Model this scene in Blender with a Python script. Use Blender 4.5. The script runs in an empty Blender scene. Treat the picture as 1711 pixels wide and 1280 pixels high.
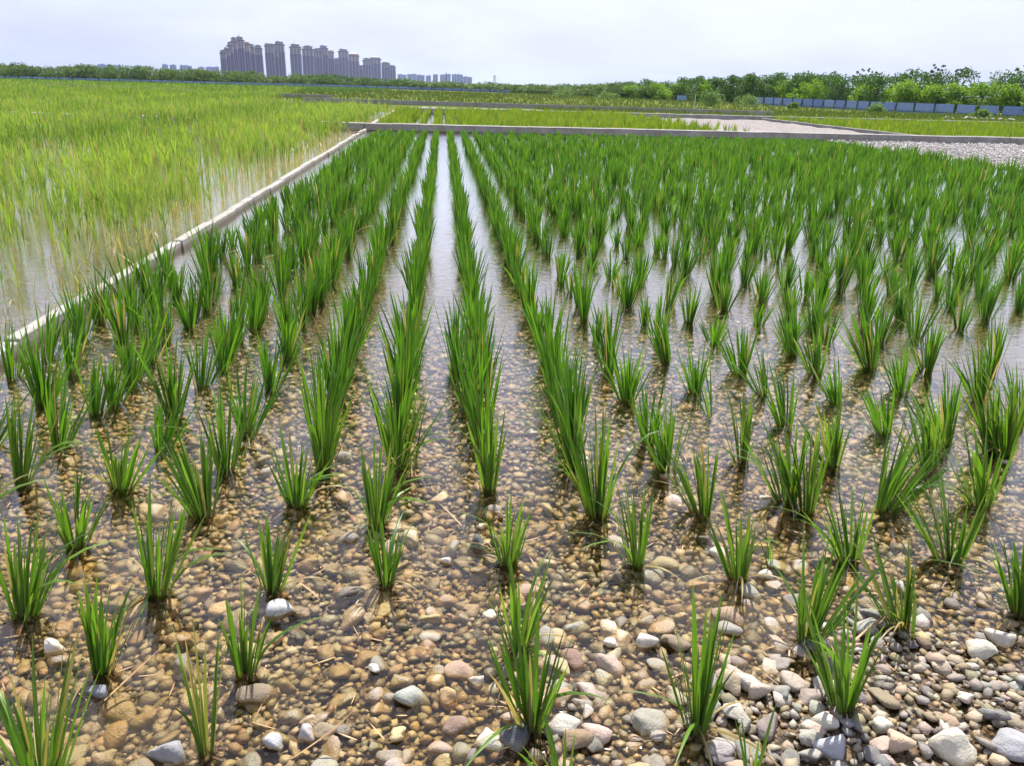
import bpy, math, random
import numpy as np
from mathutils import Vector, Matrix

random.seed(7)
rng = np.random.default_rng(11)
SC = bpy.context.scene
COL = SC.collection

# ------------------------------------------------------------------ camera
cam_d = bpy.data.cameras.new("camera")
cam_d.sensor_width = 36.0
cam_d.lens = 1330.0 / 1711.0 * 36.0
cam_d.clip_start = 0.05
cam_d.clip_end = 30000.0
cam_o = bpy.data.objects.new("camera", cam_d)
cam_o.location = (0.0, 0.0, 3.0)
cam_o.rotation_euler = (1.21128, -0.0252684, -0.0810751)
COL.objects.link(cam_o)
SC.camera = cam_o

# ------------------------------------------------------------------ sky, sun, exposure
SUN_EL, SUN_AZ = math.radians(58), math.radians(16)       # azimuth from +Y towards +X
world = bpy.data.worlds.new("World")
SC.world = world
world.use_nodes = True
wn = world.node_tree
wn.nodes.clear()
def wnode(t, **kw):
    n = wn.nodes.new(t)
    for k, v in kw.items():
        setattr(n, k, v)
    return n
w_out = wnode("ShaderNodeOutputWorld")
w_bg = wnode("ShaderNodeBackground")
w_bg.inputs["Strength"].default_value = 0.097
w_sky = wnode("ShaderNodeTexSky", sky_type="NISHITA", sun_disc=False, sun_elevation=SUN_EL, sun_rotation=SUN_AZ,
              air_density=1.0, dust_density=3.0, ozone_density=1.5, altitude=0.0)
w_tc = wnode("ShaderNodeTexCoord")
w_sep = wnode("ShaderNodeSeparateXYZ")
w_map = wnode("ShaderNodeMapping")
w_map.inputs["Scale"].default_value = (1.0, 1.0, 3.2)
w_noise = wnode("ShaderNodeTexNoise")
w_noise.inputs["Scale"].default_value = 1.7
w_noise.inputs["Detail"].default_value = 7.0
w_noise.inputs["Roughness"].default_value = 0.55
w_rmp = wnode("ShaderNodeMapRange")
w_rmp.inputs["From Min"].default_value = 0.36
w_rmp.inputs["From Max"].default_value = 0.66
w_rmp.inputs["To Min"].default_value = 0.62
w_rmp.inputs["To Max"].default_value = 0.97
w_cmap = wnode("ShaderNodeMix", data_type="RGBA")          # cloud colour: lavender haze to white cloud
w_cmap.inputs["A"].default_value = (3.9, 4.35, 6.1, 1)
w_cmap.inputs["B"].default_value = (5.35, 5.7, 6.95, 1)
w_mix = wnode("ShaderNodeMix", data_type="RGBA")
L = wn.links.new
L(w_tc.outputs["Generated"], w_map.inputs["Vector"])
L(w_map.outputs[0], w_noise.inputs["Vector"])
L(w_noise.outputs["Fac"], w_rmp.inputs["Value"])
w_r2 = wnode("ShaderNodeMapRange")
w_r2.inputs["From Min"].default_value = 0.44
w_r2.inputs["From Max"].default_value = 0.62
L(w_noise.outputs["Fac"], w_r2.inputs["Value"])
L(w_r2.outputs[0], w_cmap.inputs["Factor"])
L(w_rmp.outputs[0], w_mix.inputs["Factor"])
L(w_sky.outputs[0], w_mix.inputs["A"])
L(w_cmap.outputs["Result"], w_mix.inputs["B"])
L(w_mix.outputs["Result"], w_bg.inputs["Color"])
L(w_bg.outputs[0], w_out.inputs["Surface"])

sun_d = bpy.data.lights.new("sun", "SUN")
sun_d.energy = 5.0
sun_d.angle = math.radians(0.55)
sun_d.color = (1.0, 0.955, 0.88)
sun_o = bpy.data.objects.new("sun", sun_d)
sv = Vector((math.cos(SUN_EL) * math.sin(SUN_AZ), math.cos(SUN_EL) * math.cos(SUN_AZ), math.sin(SUN_EL)))
sun_o.rotation_euler = (-sv).to_track_quat("-Z", "Y").to_euler()
sun_o.location = sv * 50
COL.objects.link(sun_o)

SC.view_settings.view_transform = "Standard"
SC.view_settings.look = "None"
SC.view_settings.exposure = 0.95
SC.view_settings.gamma = 1.0
SC.view_settings.use_curve_mapping = False
SC.cycles.max_bounces = 10
SC.cycles.transparent_max_bounces = 16
SC.cycles.volume_bounces = 0
SC.cycles.volume_step_rate = 10.0

# ------------------------------------------------------------------ helpers
def mesh_np(name, verts, faces, attrs=None, smooth=True, colattr=None):
    """Mesh from numpy arrays; faces is (M,3) or (M,4) or a list of such arrays."""
    me = bpy.data.meshes.new(name)
    if not isinstance(faces, list):
        faces = [faces]
    faces = [np.asarray(f, dtype=np.int32) for f in faces if len(f)]
    nl = sum(f.size for f in faces)
    nf = sum(len(f) for f in faces)
    me.vertices.add(len(verts))
    me.vertices.foreach_set("co", np.asarray(verts, dtype=np.float32).ravel())
    me.loops.add(nl)
    me.loops.foreach_set("vertex_index", np.concatenate([f.ravel() for f in faces]))
    me.polygons.add(nf)
    tot = np.concatenate([np.full(len(f), f.shape[1], dtype=np.int32) for f in faces])
    st = np.concatenate([[0], np.cumsum(tot)[:-1]]).astype(np.int32)
    me.polygons.foreach_set("loop_start", st)
    me.polygons.foreach_set("loop_total", tot)
    me.polygons.foreach_set("use_smooth", np.full(nf, smooth, dtype=bool))
    me.update(calc_edges=True)
    for k, v in (attrs or {}).items():
        a = me.attributes.new(k, "FLOAT", "POINT")
        a.data.foreach_set("value", np.asarray(v, dtype=np.float32).ravel())
    if colattr is not None:
        a = me.attributes.new("scol", "FLOAT_COLOR", "POINT")
        c = np.ones((len(verts), 4), dtype=np.float32)
        c[:, :3] = colattr
        a.data.foreach_set("color", c.ravel())
    return me

def obj(name, me, mat=None, parent=None, loc=(0, 0, 0), rot=(0, 0, 0), sc=None):
    o = bpy.data.objects.new(name, me)
    COL.objects.link(o)
    if mat is not None and me is not None and not me.materials:
        me.materials.append(mat)
    o.location = loc
    o.rotation_euler = rot
    if sc is not None:
        o.scale = (sc, sc, sc) if isinstance(sc, (int, float)) else sc
    if parent is not None:
        o.parent = parent
    return o

def tag(o, label=None, cat=None, group=None, kind=None):
    if label: o["label"] = label
    if cat: o["category"] = cat
    if group: o["group"] = group
    if kind: o["kind"] = kind
    return o

def empty(name, loc, rz=0.0):
    o = bpy.data.objects.new(name, None)
    o.empty_display_size = 0.1
    COL.objects.link(o)
    o.location = loc
    o.rotation_euler = (0, 0, rz)
    return o

def box_np(cx, cy, cz, sx, sy, sz, yaw=0.0):
    v = np.array([[-1, -1, -1], [1, -1, -1], [1, 1, -1], [-1, 1, -1], [-1, -1, 1], [1, -1, 1], [1, 1, 1], [-1, 1, 1]], float) * 0.5
    v *= (sx, sy, sz)
    c, s = math.cos(yaw), math.sin(yaw)
    v = np.stack([v[:, 0] * c - v[:, 1] * s, v[:, 0] * s + v[:, 1] * c, v[:, 2]], 1)
    return v + (cx, cy, cz), np.array([[0, 3, 2, 1], [4, 5, 6, 7], [0, 1, 5, 4], [1, 2, 6, 5], [2, 3, 7, 6], [3, 0, 4, 7]])

class MB:
    def __init__(self): self.v, self.f, self.n = [], [], 0
    def add(self, v, f):
        self.v.append(np.asarray(v, float)); self.f.append(np.asarray(f) + self.n); self.n += len(v)
        return self
    def box(self, *a, **k): return self.add(*box_np(*a, **k))
    def bar(self, p, q, r):
        p, q = Vector(p), Vector(q)
        d = (q - p); ln = d.length
        m = Matrix.Translation((p + q) / 2) @ d.to_track_quat("Z", "Y").to_matrix().to_4x4()
        v, f = box_np(0, 0, 0, 2 * r, 2 * r, ln)
        return self.add([m @ Vector(x) for x in v], f)
    def lathe(self, prof, n=16, cx=0, cy=0, cap=True):
        a = np.arange(n) / n * 2 * math.pi
        v = np.concatenate([np.stack([cx + r * np.cos(a), cy + r * np.sin(a), np.full(n, z)], 1) for r, z in prof])
        f = []
        for k in range(len(prof) - 1):
            for i in range(n):
                j = (i + 1) % n
                f.append([k * n + i, k * n + j, (k + 1) * n + j, (k + 1) * n + i])
        return self.add(v, f)
    def mesh(self, name, smooth=False):
        q = [x for x in self.f if x.shape[1] == 4]; t = [x for x in self.f if x.shape[1] == 3]
        fs = ([np.concatenate(q)] if q else []) + ([np.concatenate(t)] if t else [])
        return mesh_np(name, np.concatenate(self.v), fs, smooth=smooth)

def bevel_mesh(me, w, seg=1):
    import bmesh
    bm = bmesh.new(); bm.from_mesh(me)
    bmesh.ops.bevel(bm, geom=list(bm.edges), offset=w, segments=seg, affect="EDGES")
    bm.to_mesh(me); bm.free()
    return me

def smoothstep(x):
    x = np.clip(x, 0, 1)
    return x * x * (3 - 2 * x)

# ------------------------------------------------------------------ materials
class Mat:
    def __init__(self, name):
        self.m = bpy.data.materials.new(name)
        self.m.use_nodes = True
        self.t = self.m.node_tree
        self.t.nodes.clear()
        self.out = self.n("ShaderNodeOutputMaterial")
    def n(self, typ, ins=None, **kw):
        x = self.t.nodes.new(typ)
        for k, v in kw.items(): setattr(x, k, v)
        for k, v in (ins or {}).items(): self.set(x, k, v)
        return x
    def set(self, node, key, v):
        if isinstance(v, bpy.types.NodeSocket): self.t.links.new(v, node.inputs[key])
        else: node.inputs[key].default_value = v
    def mix(self, fac, a, b, blend="MIX"):
        x = self.n("ShaderNodeMix", data_type="RGBA", blend_type=blend)
        for i, v in ((0, fac), (6, a), (7, b)):
            if isinstance(v, bpy.types.NodeSocket): self.t.links.new(v, x.inputs[i])
            else: x.inputs[i].default_value = v
        return x.outputs[2]
    def math(self, op, a, b=0.0, c=None, clamp=False):
        x = self.n("ShaderNodeMath", operation=op, use_clamp=clamp)
        self.set(x, 0, a); self.set(x, 1, b)
        if c is not None: self.set(x, 2, c)
        return x.outputs[0]
    def rng(self, v, a, b, c=0.0, d=1.0, smooth=False):
        x = self.n("ShaderNodeMapRange", {"Value": v, "From Min": a, "From Max": b, "To Min": c, "To Max": d})
        if smooth: x.interpolation_type = "SMOOTHSTEP"
        return x.outputs[0]
    def pos(self): return self.n("ShaderNodeNewGeometry").outputs["Position"]
    def objc(self): return self.n("ShaderNodeTexCoord").outputs["Object"]
    def noise(self, vec, scale, detail=4.0, rough=0.5, out="Fac"):
        return self.n("ShaderNodeTexNoise", {"Vector": vec, "Scale": scale, "Detail": detail, "Roughness": rough}).outputs[out]
    def attr(self, name, out="Fac"): return self.n("ShaderNodeAttribute", attribute_name=name).outputs[out]
    def bump(self, h, strength, dist):
        return self.n("ShaderNodeBump", {"Height": h, "Strength": strength, "Distance": dist}).outputs[0]
    def principled(self, color, rough=0.6, normal=None, spec=0.5, **kw):
        p = self.n("ShaderNodeBsdfPrincipled", {"Base Color": color, "Roughness": rough, "Specular IOR Level": spec})
        if normal is not None: self.set(p, "Normal", normal)
        for k, v in kw.items(): self.set(p, k, v)
        return p.outputs[0]
    def done(self, shader, vol=None):
        if shader is not None: self.t.links.new(shader, self.out.inputs["Surface"])
        if vol is not None: self.t.links.new(vol, self.out.inputs["Volume"])
        return self.m

C4 = lambda r, g, b: (r, g, b, 1.0)

def leaf_material(name, dark, bright, base, dry, transl=0.42, single=False, tipdry=0.16, rough=0.38):
    m = Mat(name)
    t = m.attr("bt")
    if single:
        oi = m.n("ShaderNodeObjectInfo")
        r = oi.outputs["Random"]
        d = oi.outputs["Alpha"]              # object colour alpha 1 = fresh, 0 = dry
        d = m.math("SUBTRACT", 1.0, d)
    else:
        r = m.attr("br"); d = m.attr("bd")
    col = m.mix(r, dark, bright)
    n = m.noise(m.objc(), 9.0, 3.0)
    col = m.mix(m.rng(n, 0.35, 0.75, 0.0, 0.35), col, bright)
    col = m.mix(m.rng(t, 0.0, 0.22, 0.85, 0.0), col, base)
    tip = m.math("MULTIPLY", m.rng(t, 0.86, 1.0, 0.0, 1.0), m.rng(r, 0.3, 1.0, 0.0, tipdry))
    col = m.mix(tip, col, dry)
    col = m.mix(d, col, dry)
    bs = m.principled(col, rough, spec=0.35)
    tc = m.mix(1.0, col, C4(1.0, 1.0, 0.55), "MULTIPLY")
    tc = m.mix(0.35, tc, m.mix(1.0, tc, C4(1.6, 1.5, 0.7), "MULTIPLY"))
    tr = m.n("ShaderNodeBsdfTranslucent", {"Color": tc}).outputs[0]
    mx = m.n("ShaderNodeMixShader", {0: transl}); m.set(mx, 1, bs); m.set(mx, 2, tr)
    return m.done(mx.outputs[0])

GREEN_A = dict(dark=C4(0.018, 0.080, 0.010), bright=C4(0.110, 0.255, 0.022), base=C4(0.17, 0.18, 0.055), dry=C4(0.36, 0.27, 0.13))
M_LEAF1 = leaf_material("leaf_single", single=True, **GREEN_A)
M_LEAF = leaf_material("leaf_joined", **GREEN_A)
M_REED = leaf_material("reed_leaf", dark=C4(0.085, 0.185, 0.022), bright=C4(0.29, 0.43, 0.07), base=C4(0.27, 0.19, 0.11), dry=C4(0.36, 0.30, 0.14), transl=0.4, tipdry=0.2)
M_PADDY2 = leaf_material("second_field_leaf", dark=C4(0.10, 0.19, 0.018), bright=C4(0.24, 0.34, 0.03), base=C4(0.24, 0.22, 0.08), dry=C4(0.38, 0.27, 0.10), transl=0.4)
M_MEADOW = leaf_material("meadow_leaf", dark=C4(0.085, 0.145, 0.022), bright=C4(0.16, 0.215, 0.04), base=C4(0.20, 0.20, 0.07), dry=C4(0.36, 0.27, 0.11), transl=0.22, rough=0.8, tipdry=0.0)
M_WEED = leaf_material("weed_leaf", dark=C4(0.07, 0.19, 0.04), bright=C4(0.16, 0.32, 0.07), base=C4(0.10, 0.16, 0.05), dry=C4(0.32, 0.26, 0.10), transl=0.22, rough=0.8, tipdry=0.0)

def simple(name, color, rough=0.7, noise=0.0, nscale=5.0, bump=0.0, bscale=20.0, col2=None, spec=0.4):
    m = Mat(name)
    p = m.objc()
    col = color
    if col2 is not None:
        col = m.mix(m.rng(m.noise(p, nscale, 6.0, 0.6), 0.35, 0.65), color, col2)
    nrm = m.bump(m.noise(p, bscale, 5.0, 0.6), bump, 0.02) if bump else None
    return m.done(m.principled(col, rough, nrm, spec))

M_ROOT = simple("root", C4(0.050, 0.032, 0.018), 0.7, col2=C4(0.115, 0.075, 0.04), nscale=14.0)
M_STALK = simple("dry_stalk", C4(0.42, 0.28, 0.13), 0.6, col2=C4(0.24, 0.12, 0.06), nscale=6.0)
M_BARK = simple("bark", C4(0.10, 0.075, 0.05), 0.85, col2=C4(0.20, 0.17, 0.13), nscale=9.0)

def concrete():
    m = Mat("concrete")
    p = m.pos()
    a = m.noise(p, 1.3, 8.0, 0.62)
    b = m.noise(p, 14.0, 6.0, 0.65)
    col = m.mix(m.rng(a, 0.35, 0.68), C4(0.38, 0.36, 0.335), C4(0.24, 0.225, 0.205))
    col = m.mix(m.rng(b, 0.46, 0.70, 0.0, 0.75), col, C4(0.19, 0.165, 0.14))
    col = m.mix(m.rng(m.noise(p, 0.5, 6.0, 0.7), 0.48, 0.66, 0.0, 0.65), col, C4(0.20, 0.17, 0.12))
    oi = m.n("ShaderNodeObjectInfo").outputs["Random"]
    col = m.mix(m.rng(oi, 0, 1, 0.0, 0.22), col, C4(0.27, 0.255, 0.245))
    z = m.n("ShaderNodeSeparateXYZ", {0: p}).outputs[2]
    wet = m.math("ADD", z, m.math("MULTIPLY", m.math("SUBTRACT", b, 0.5), 0.10))
    col = m.mix(m.rng(wet, 0.035, 0.09, 0.8, 0.0), col, C4(0.12, 0.095, 0.065))       # tide mark at the water line
    nrm = m.bump(m.noise(p, 40.0, 8.0, 0.7), 0.5, 0.012)
    return m.done(m.principled(col, 0.85, nrm, 0.3))
M_CONC = concrete()

def stone(name, single):
    m = Mat(name)
    p = m.pos()
    if single: base = m.n("ShaderNodeObjectInfo").outputs["Color"]
    else: base = m.attr("scol", "Color")
    o = m.objc()
    n1 = m.noise(p, 22.0, 5.0, 0.6)
    n2 = m.noise(p, 90.0, 4.0, 0.6)
    col = m.mix(m.rng(n1, 0.3, 0.7, 0.0, 0.42), base, m.mix(1.0, base, C4(0.62, 0.56, 0.50), "MULTIPLY"))
    col = m.mix(m.rng(n2, 0.5, 0.8, 0.0, 0.4), col, m.mix(1.0, base, C4(1.30, 1.27, 1.2), "MULTIPLY"))
    z = m.n("ShaderNodeSeparateXYZ", {0: p}).outputs[2]
    zz = m.math("ADD", z, m.math("MULTIPLY", m.math("SUBTRACT", m.noise(p, 6.0, 2.0), 0.5), 0.03))
    wet = m.rng(zz, 0.006, 0.018, 1.0, 0.0)
    algae = m.rng(m.noise(p, 1.1, 4.0, 0.6), 0.40, 0.62, 0.05, 0.9)
    wcol = m.mix(1.0, col, C4(0.93, 0.83, 0.63), "MULTIPLY")
    acol = m.mix(0.46, wcol, C4(0.25, 0.175, 0.05))
    wcol = m.mix(algae, wcol, acol)                                                   # brown algal film on stones that stay under water
    col = m.mix(wet, col, wcol)
    mud = m.math("MULTIPLY", m.rng(zz, 0.016, 0.045, 0.6, 0.0), m.rng(n1, 0.35, 0.6))
    col = m.mix(m.math("MULTIPLY", mud, m.math("SUBTRACT", 1.0, wet)), col, C4(0.26, 0.21, 0.15))
    rough = m.rng(wet, 0.0, 1.0, 0.82, 0.35)
    nrm = m.bump(m.math("ADD", n2, m.math("MULTIPLY", n1, 2.0)), 0.55, 0.012)
    return m.done(m.principled(col, rough, nrm, 0.4))
M_STONE1 = stone("stone_single", True)
M_STONE = stone("stone_joined", False)

def bed_material():
    m = Mat("gravel_bed")
    p = m.pos()
    v = m.n("ShaderNodeTexVoronoi", {"Vector": p, "Scale": 13.0, "Randomness": 1.0})
    v2 = m.n("ShaderNodeTexVoronoi", {"Vector": p, "Scale": 27.0, "Randomness": 1.0})
    rnd = m.n("ShaderNodeSeparateXYZ", {0: v.outputs["Color"]}).outputs[0]
    ramp = m.n("ShaderNodeValToRGB", {0: rnd})
    e = ramp.color_ramp.elements
    cols = [(0.0, (0.14, 0.095, 0.05)), (0.25, (0.24, 0.16, 0.075)), (0.5, (0.19, 0.15, 0.10)), (0.72, (0.30, 0.20, 0.095)), (0.88, (0.22, 0.14, 0.085)), (1.0, (0.34, 0.29, 0.21))]
    e[0].position, e[0].color = cols[0][0], C4(*cols[0][1])
    e[1].position, e[1].color = cols[-1][0], C4(*cols[-1][1])
    for q, c in cols[1:-1]:
        x = e.new(q); x.color = C4(*c)
    mud = m.noise(p, 0.9, 6.0, 0.6)
    col = m.mix(m.rng(mud, 0.45, 0.62, 0.0, 0.7), ramp.outputs[0], C4(0.17, 0.125, 0.055))
    h = m.math("SUBTRACT", 1.0, m.math("MULTIPLY", v.outputs["Distance"], 8.0))
    col = m.mix(m.rng(v.outputs["Distance"], 0.03, 0.06, 0.0, 0.55), col, C4(0.07, 0.045, 0.025))
    nrm = m.bump(m.math("ADD", h, m.math("MULTIPLY", v2.outputs["Distance"], -3.0)), 0.8, 0.03)
    return m.done(m.principled(col, 0.6, nrm, 0.3))
M_BED = bed_material()

def water_material():
    m = Mat("water")
    p = m.pos()
    mp = m.n("ShaderNodeMapping", {"Vector": p, "Scale": (1.0, 1.9, 1.0)}).outputs[0]
    a = m.noise(mp, 3.4, 3.0, 0.55)
    b = m.noise(mp, 11.0, 3.0, 0.6)
    hgt = m.math("ADD", m.math("MULTIPLY", a, 1.0), m.math("MULTIPLY", b, 0.32))
    nrm = m.bump(hgt, 0.34, 0.030)
    fr = m.math("MULTIPLY_ADD", m.n("ShaderNodeFresnel", {"IOR": 1.42, "Normal": nrm}).outputs[0], 2.0, -0.045, clamp=True)
    tint = m.mix(m.rng(m.noise(p, 0.55, 5.0, 0.6), 0.4, 0.7), C4(0.985, 0.955, 0.86), C4(0.95, 0.86, 0.64))
    tr = m.n("ShaderNodeBsdfTransparent", {"Color": tint}).outputs[0]
    gl = m.n("ShaderNodeBsdfGlossy", {"Color": C4(1, 1, 1), "Roughness": 0.035, "Normal": nrm}).outputs[0]
    df = m.n("ShaderNodeBsdfDiffuse", {"Color": C4(0.30, 0.23, 0.13)}).outputs[0]
    murk = m.rng(m.noise(p, 0.8, 5.0, 0.62), 0.50, 0.76, 0.0, 0.16)
    body = m.n("ShaderNodeMixShader", {0: murk}); m.set(body, 1, tr); m.set(body, 2, df)
    mx = m.n("ShaderNodeMixShader", {0: fr}); m.set(mx, 1, body.outputs[0]); m.set(mx, 2, gl)
    return m.done(mx.outputs[0])
M_WATER = water_material()

def ground_material():
    m = Mat("ground")
    p = m.pos()
    a = m.noise(p, 0.05, 6.0, 0.6)
    b = m.noise(p, 0.6, 6.0, 0.65)
    col = m.mix(m.rng(a, 0.35, 0.65), C4(0.095, 0.125, 0.028), C4(0.125, 0.135, 0.04))
    col = m.mix(m.rng(b, 0.45, 0.75, 0.0, 0.6), col, C4(0.06, 0.09, 0.02))
    return m.done(m.principled(col, 0.95, m.bump(b, 0.3, 0.1), 0.0))
M_GROUND = ground_material()

def gravel_material():
    m = Mat("pale_gravel")
    p = m.pos()
    v = m.n("ShaderNodeTexVoronoi", {"Vector": p, "Scale": 5.5, "Randomness": 1.0})
    rnd = m.n("ShaderNodeSeparateXYZ", {0: v.outputs["Color"]}).outputs[0]
    col = m.mix(rnd, C4(0.30, 0.26, 0.255), C4(0.52, 0.47, 0.455))
    col = m.mix(m.rng(v.outputs["Distance"], 0.06, 0.13, 0.0, 0.6), col, C4(0.16, 0.14, 0.13))
    col = m.mix(m.rng(m.noise(p, 0.35, 5.0, 0.6), 0.5, 0.7, 0.0, 0.5), col, C4(0.36, 0.30, 0.25))
    nrm = m.bump(m.math("MULTIPLY", v.outputs["Distance"], -6.0), 0.9, 0.05)
    return m.done(m.principled(col, 0.8, nrm, 0.3))
M_GRAVEL = gravel_material()

# ------------------------------------------------------------------ setting: ground, bed, water
def grid_mesh(name, x0, x1, y0, y1, nx, ny, zf):
    xs, ys = np.linspace(x0, x1, nx + 1), np.linspace(y0, y1, ny + 1)
    X, Y = np.meshgrid(xs, ys)
    v = np.stack([X.ravel(), Y.ravel(), zf(X, Y).ravel()], 1)
    i = np.arange(nx * ny); r, c = i // nx, i % nx
    a = r * (nx + 1) + c
    return mesh_np(name, v, np.stack([a, a + 1, a + nx + 2, a + nx + 1], 1))

def bed_z(X, Y):
    X = np.asarray(X, float); Y = np.asarray(Y, float)
    b = -0.080 + 0.034 * smoothstep((4.3 - Y) / 1.5) * smoothstep((X + 1.6) / 1.4) + 0.046 * smoothstep((X + 0.4) / 2.8) * smoothstep((5.2 - Y) / 2.0)
    b = b + 0.012 * np.sin(X * 2.3 + 1.1) * np.sin(Y * 1.9 + 0.4) + 0.008 * np.sin(X * 5.1 + Y * 3.7)
    return b

KX = -4.84                                     # centre of the long kerb
tag(obj("ground", grid_mesh("ground", -6000, 6000, -40, 7000, 40, 40, lambda X, Y: np.full(X.shape, -0.34)), M_GROUND), kind="structure")
gravel_bed = tag(obj("gravel_bed", grid_mesh("gravel_bed", -12, 24.9, 0.4, 11.5, 246, 74, lambda X, Y: bed_z(X, Y)), M_BED), kind="structure")
tag(obj("paddy_bed", grid_mesh("paddy_bed", -90, 24.9, 11.5, 53.1, 80, 40, lambda X, Y: -0.085 + 0.02 * np.sin(X * 1.3) * np.sin(Y * 0.9)), M_BED), kind="structure")
tag(obj("second_paddy_bed", grid_mesh("second_paddy_bed", -110, 20.5, 53.55, 86.0, 60, 12, lambda X, Y: -0.06 + 0.02 * np.sin(X * 1.3) * np.sin(Y * 0.9)), M_BED), kind="structure")
tag(obj("water", grid_mesh("water", -90, 24.9, 0.4, 53.1, 4, 4, lambda X, Y: np.zeros(X.shape)), M_WATER), kind="structure")
tag(obj("far_water", grid_mesh("far_water", -110, 20.5, 53.55, 86.0, 4, 4, lambda X, Y: np.zeros(X.shape)), M_WATER), kind="structure")
def rough_z(base, amp):
    return lambda X, Y: base + amp * (np.sin(X * 0.9 + Y * 0.7) + np.sin(X * 2.1 - Y * 1.7)) * 0.5
tag(obj("gravel_patch", grid_mesh("gravel_patch", 24.9, 75, 24, 53.1, 60, 30, rough_z(0.03, 0.05)), M_GRAVEL), kind="structure")
tag(obj("gravel_patch", grid_mesh("gravel_patch", 20.5, 33.2, 53.55, 86.0, 20, 30, rough_z(0.12, 0.06)), M_GRAVEL), kind="structure")
tag(obj("gravel_strip", grid_mesh("gravel_strip", -4.4, 13.0, 86.6, 104.5, 20, 12, rough_z(0.10, 0.06)), M_GRAVEL), kind="structure")
tag(obj("field_soil", grid_mesh("field_soil", 33.8, 110, 53.55, 86.0, 20, 12, rough_z(0.0, 0.04)), M_GROUND), kind="structure")
tag(obj("meadow", grid_mesh("meadow", 13.0, 420, 86.6, 420, 60, 50, rough_z(0.10, 0.05)), M_GROUND), kind="structure")
tag(obj("meadow", grid_mesh("meadow", -420, 13.0, 105.2, 420, 60, 50, rough_z(0.02, 0.05)), M_GROUND), kind="structure")
tag(obj("reed_field_soil", grid_mesh("reed_field_soil", -420, -5.2, 86.0, 105.2, 40, 8, rough_z(0.0, 0.03)), M_GROUND), kind="structure")

# ------------------------------------------------------------------ concrete kerbs and walls, built of cast blocks
def block_run(name, label, p0, p1, width, z0, z1, seglen, jitter=0.012, root=None):
    p0, p1 = Vector((*p0, 0)), Vector((*p1, 0))
    d = p1 - p0; n = max(1, round(d.length / seglen)); sl = d.length / n
    yaw = math.atan2(d.y, d.x)
    if root is None:
        root = tag(empty(name, (p0.x, p0.y, 0), yaw), label, "wall" if z1 > 0.4 else "kerb")
        rel, ry = Vector((0, 0, 0)), 0.0
    else:
        ry = yaw - root.rotation_euler.z
        rel = Matrix.Rotation(-root.rotation_euler.z, 3, "Z") @ (p0 - Vector(root.location))
    dr = Vector((math.cos(ry), math.sin(ry), 0))
    me = MB().box(0, 0, (z0 + z1) / 2, sl - 0.014, width, z1 - z0).mesh("block")
    bevel_mesh(me, 0.012)
    for k in range(n):
        c = rel + dr * ((k + 0.5) * sl) + Vector((-dr.y, dr.x, 0)) * (random.uniform(-1, 1) * jitter)
        obj("block", me, M_CONC, root, (c.x, c.y, random.uniform(-1, 1) * jitter), (0, 0, ry + random.uniform(-0.004, 0.004)))
    return root
block_run("kerb", "long pale concrete kerb dividing dark green plants from yellow reeds", (KX - 0.04, 1.0), (KX - 0.04, 53.1), 0.17, -0.3, 0.15, 2.0, 0.022)
block_run("kerb", "short pale kerb between yellow reeds and green plants beyond the long grey wall", (KX - 0.1, 54.55), (KX - 0.1, 85.9), 0.26, -0.3, 0.22, 2.6)
wall_b = block_run("concrete_wall", "long grey concrete wall across the far end of the dark green field", (-4.95, 53.85), (80, 53.85), 0.80, -0.3, 0.46, 1.75)
block_run("concrete_wall", "", (-36, 59.5), (-4.98, 53.86), 0.80, -0.3, 0.46, 1.75, root=wall_b)
block_run("concrete_wall", "second grey concrete wall, behind the middle green plots", (-4.6, 86.4), (125, 86.4), 0.9, -0.3, 0.52, 2.4)
block_run("concrete_wall", "third grey concrete wall, behind the narrow pale gravel strip", (-19, 117.0), (42, 104.0), 0.24, -0.3, 0.62, 2.6)
block_run("kerb", "low kerb between the pale gravel plot and the bright green strip", (33.5, 54.5), (33.5, 85.9), 0.24, -0.3, 0.34, 2.4)
block_run("concrete_wall", "low far wall showing as a dark line in the yellow reeds", (-79, 176.0), (-45, 158.0), 0.24, -0.3, 0.75, 3.0)
block_run("kerb", "short pale far kerb in the reeds near the tree line", (-46, 150.0), (-18, 140.0), 0.3, -0.3, 0.60, 3.0)

# ------------------------------------------------------------------ pebbles
ICO = None
def ico(sub):
    import bmesh
    bm = bmesh.new()
    bmesh.ops.create_icosphere(bm, subdivisions=sub, radius=1.0)
    v = np.array([x.co[:] for x in bm.verts]); f = np.array([[y.index for y in x.verts] for x in bm.faces])
    bm.free()
    return v, f

def stone_shape(sub, seed, cuts=7, angular=0.0):
    r = np.random.default_rng(seed)
    v, f = ico(sub)
    rad = np.ones(len(v))
    for _ in range(cuts):                                    # planes that flatten the sides
        n = r.normal(size=3); n /= np.linalg.norm(n)
        d = r.uniform(0.38, 0.80)
        c = v @ n
        lim = np.where(c > 1e-3, d / np.maximum(c, 1e-3), 9)
        k = 20 if angular < 0.25 else (45 if angular < 0.75 else 110)
        rad = (rad ** -k + lim ** -k) ** (-1.0 / k)
    for _ in range(3):
        n = r.normal(size=3) * 1.6
        rad *= 1 + 0.075 * np.sin(v @ (n * 1.3) + r.uniform(0, 6))
    v = v * rad[:, None]
    v *= np.array([1.0, r.uniform(0.58, 0.92), r.uniform(0.40, 0.70)])
    return v, f

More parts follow.
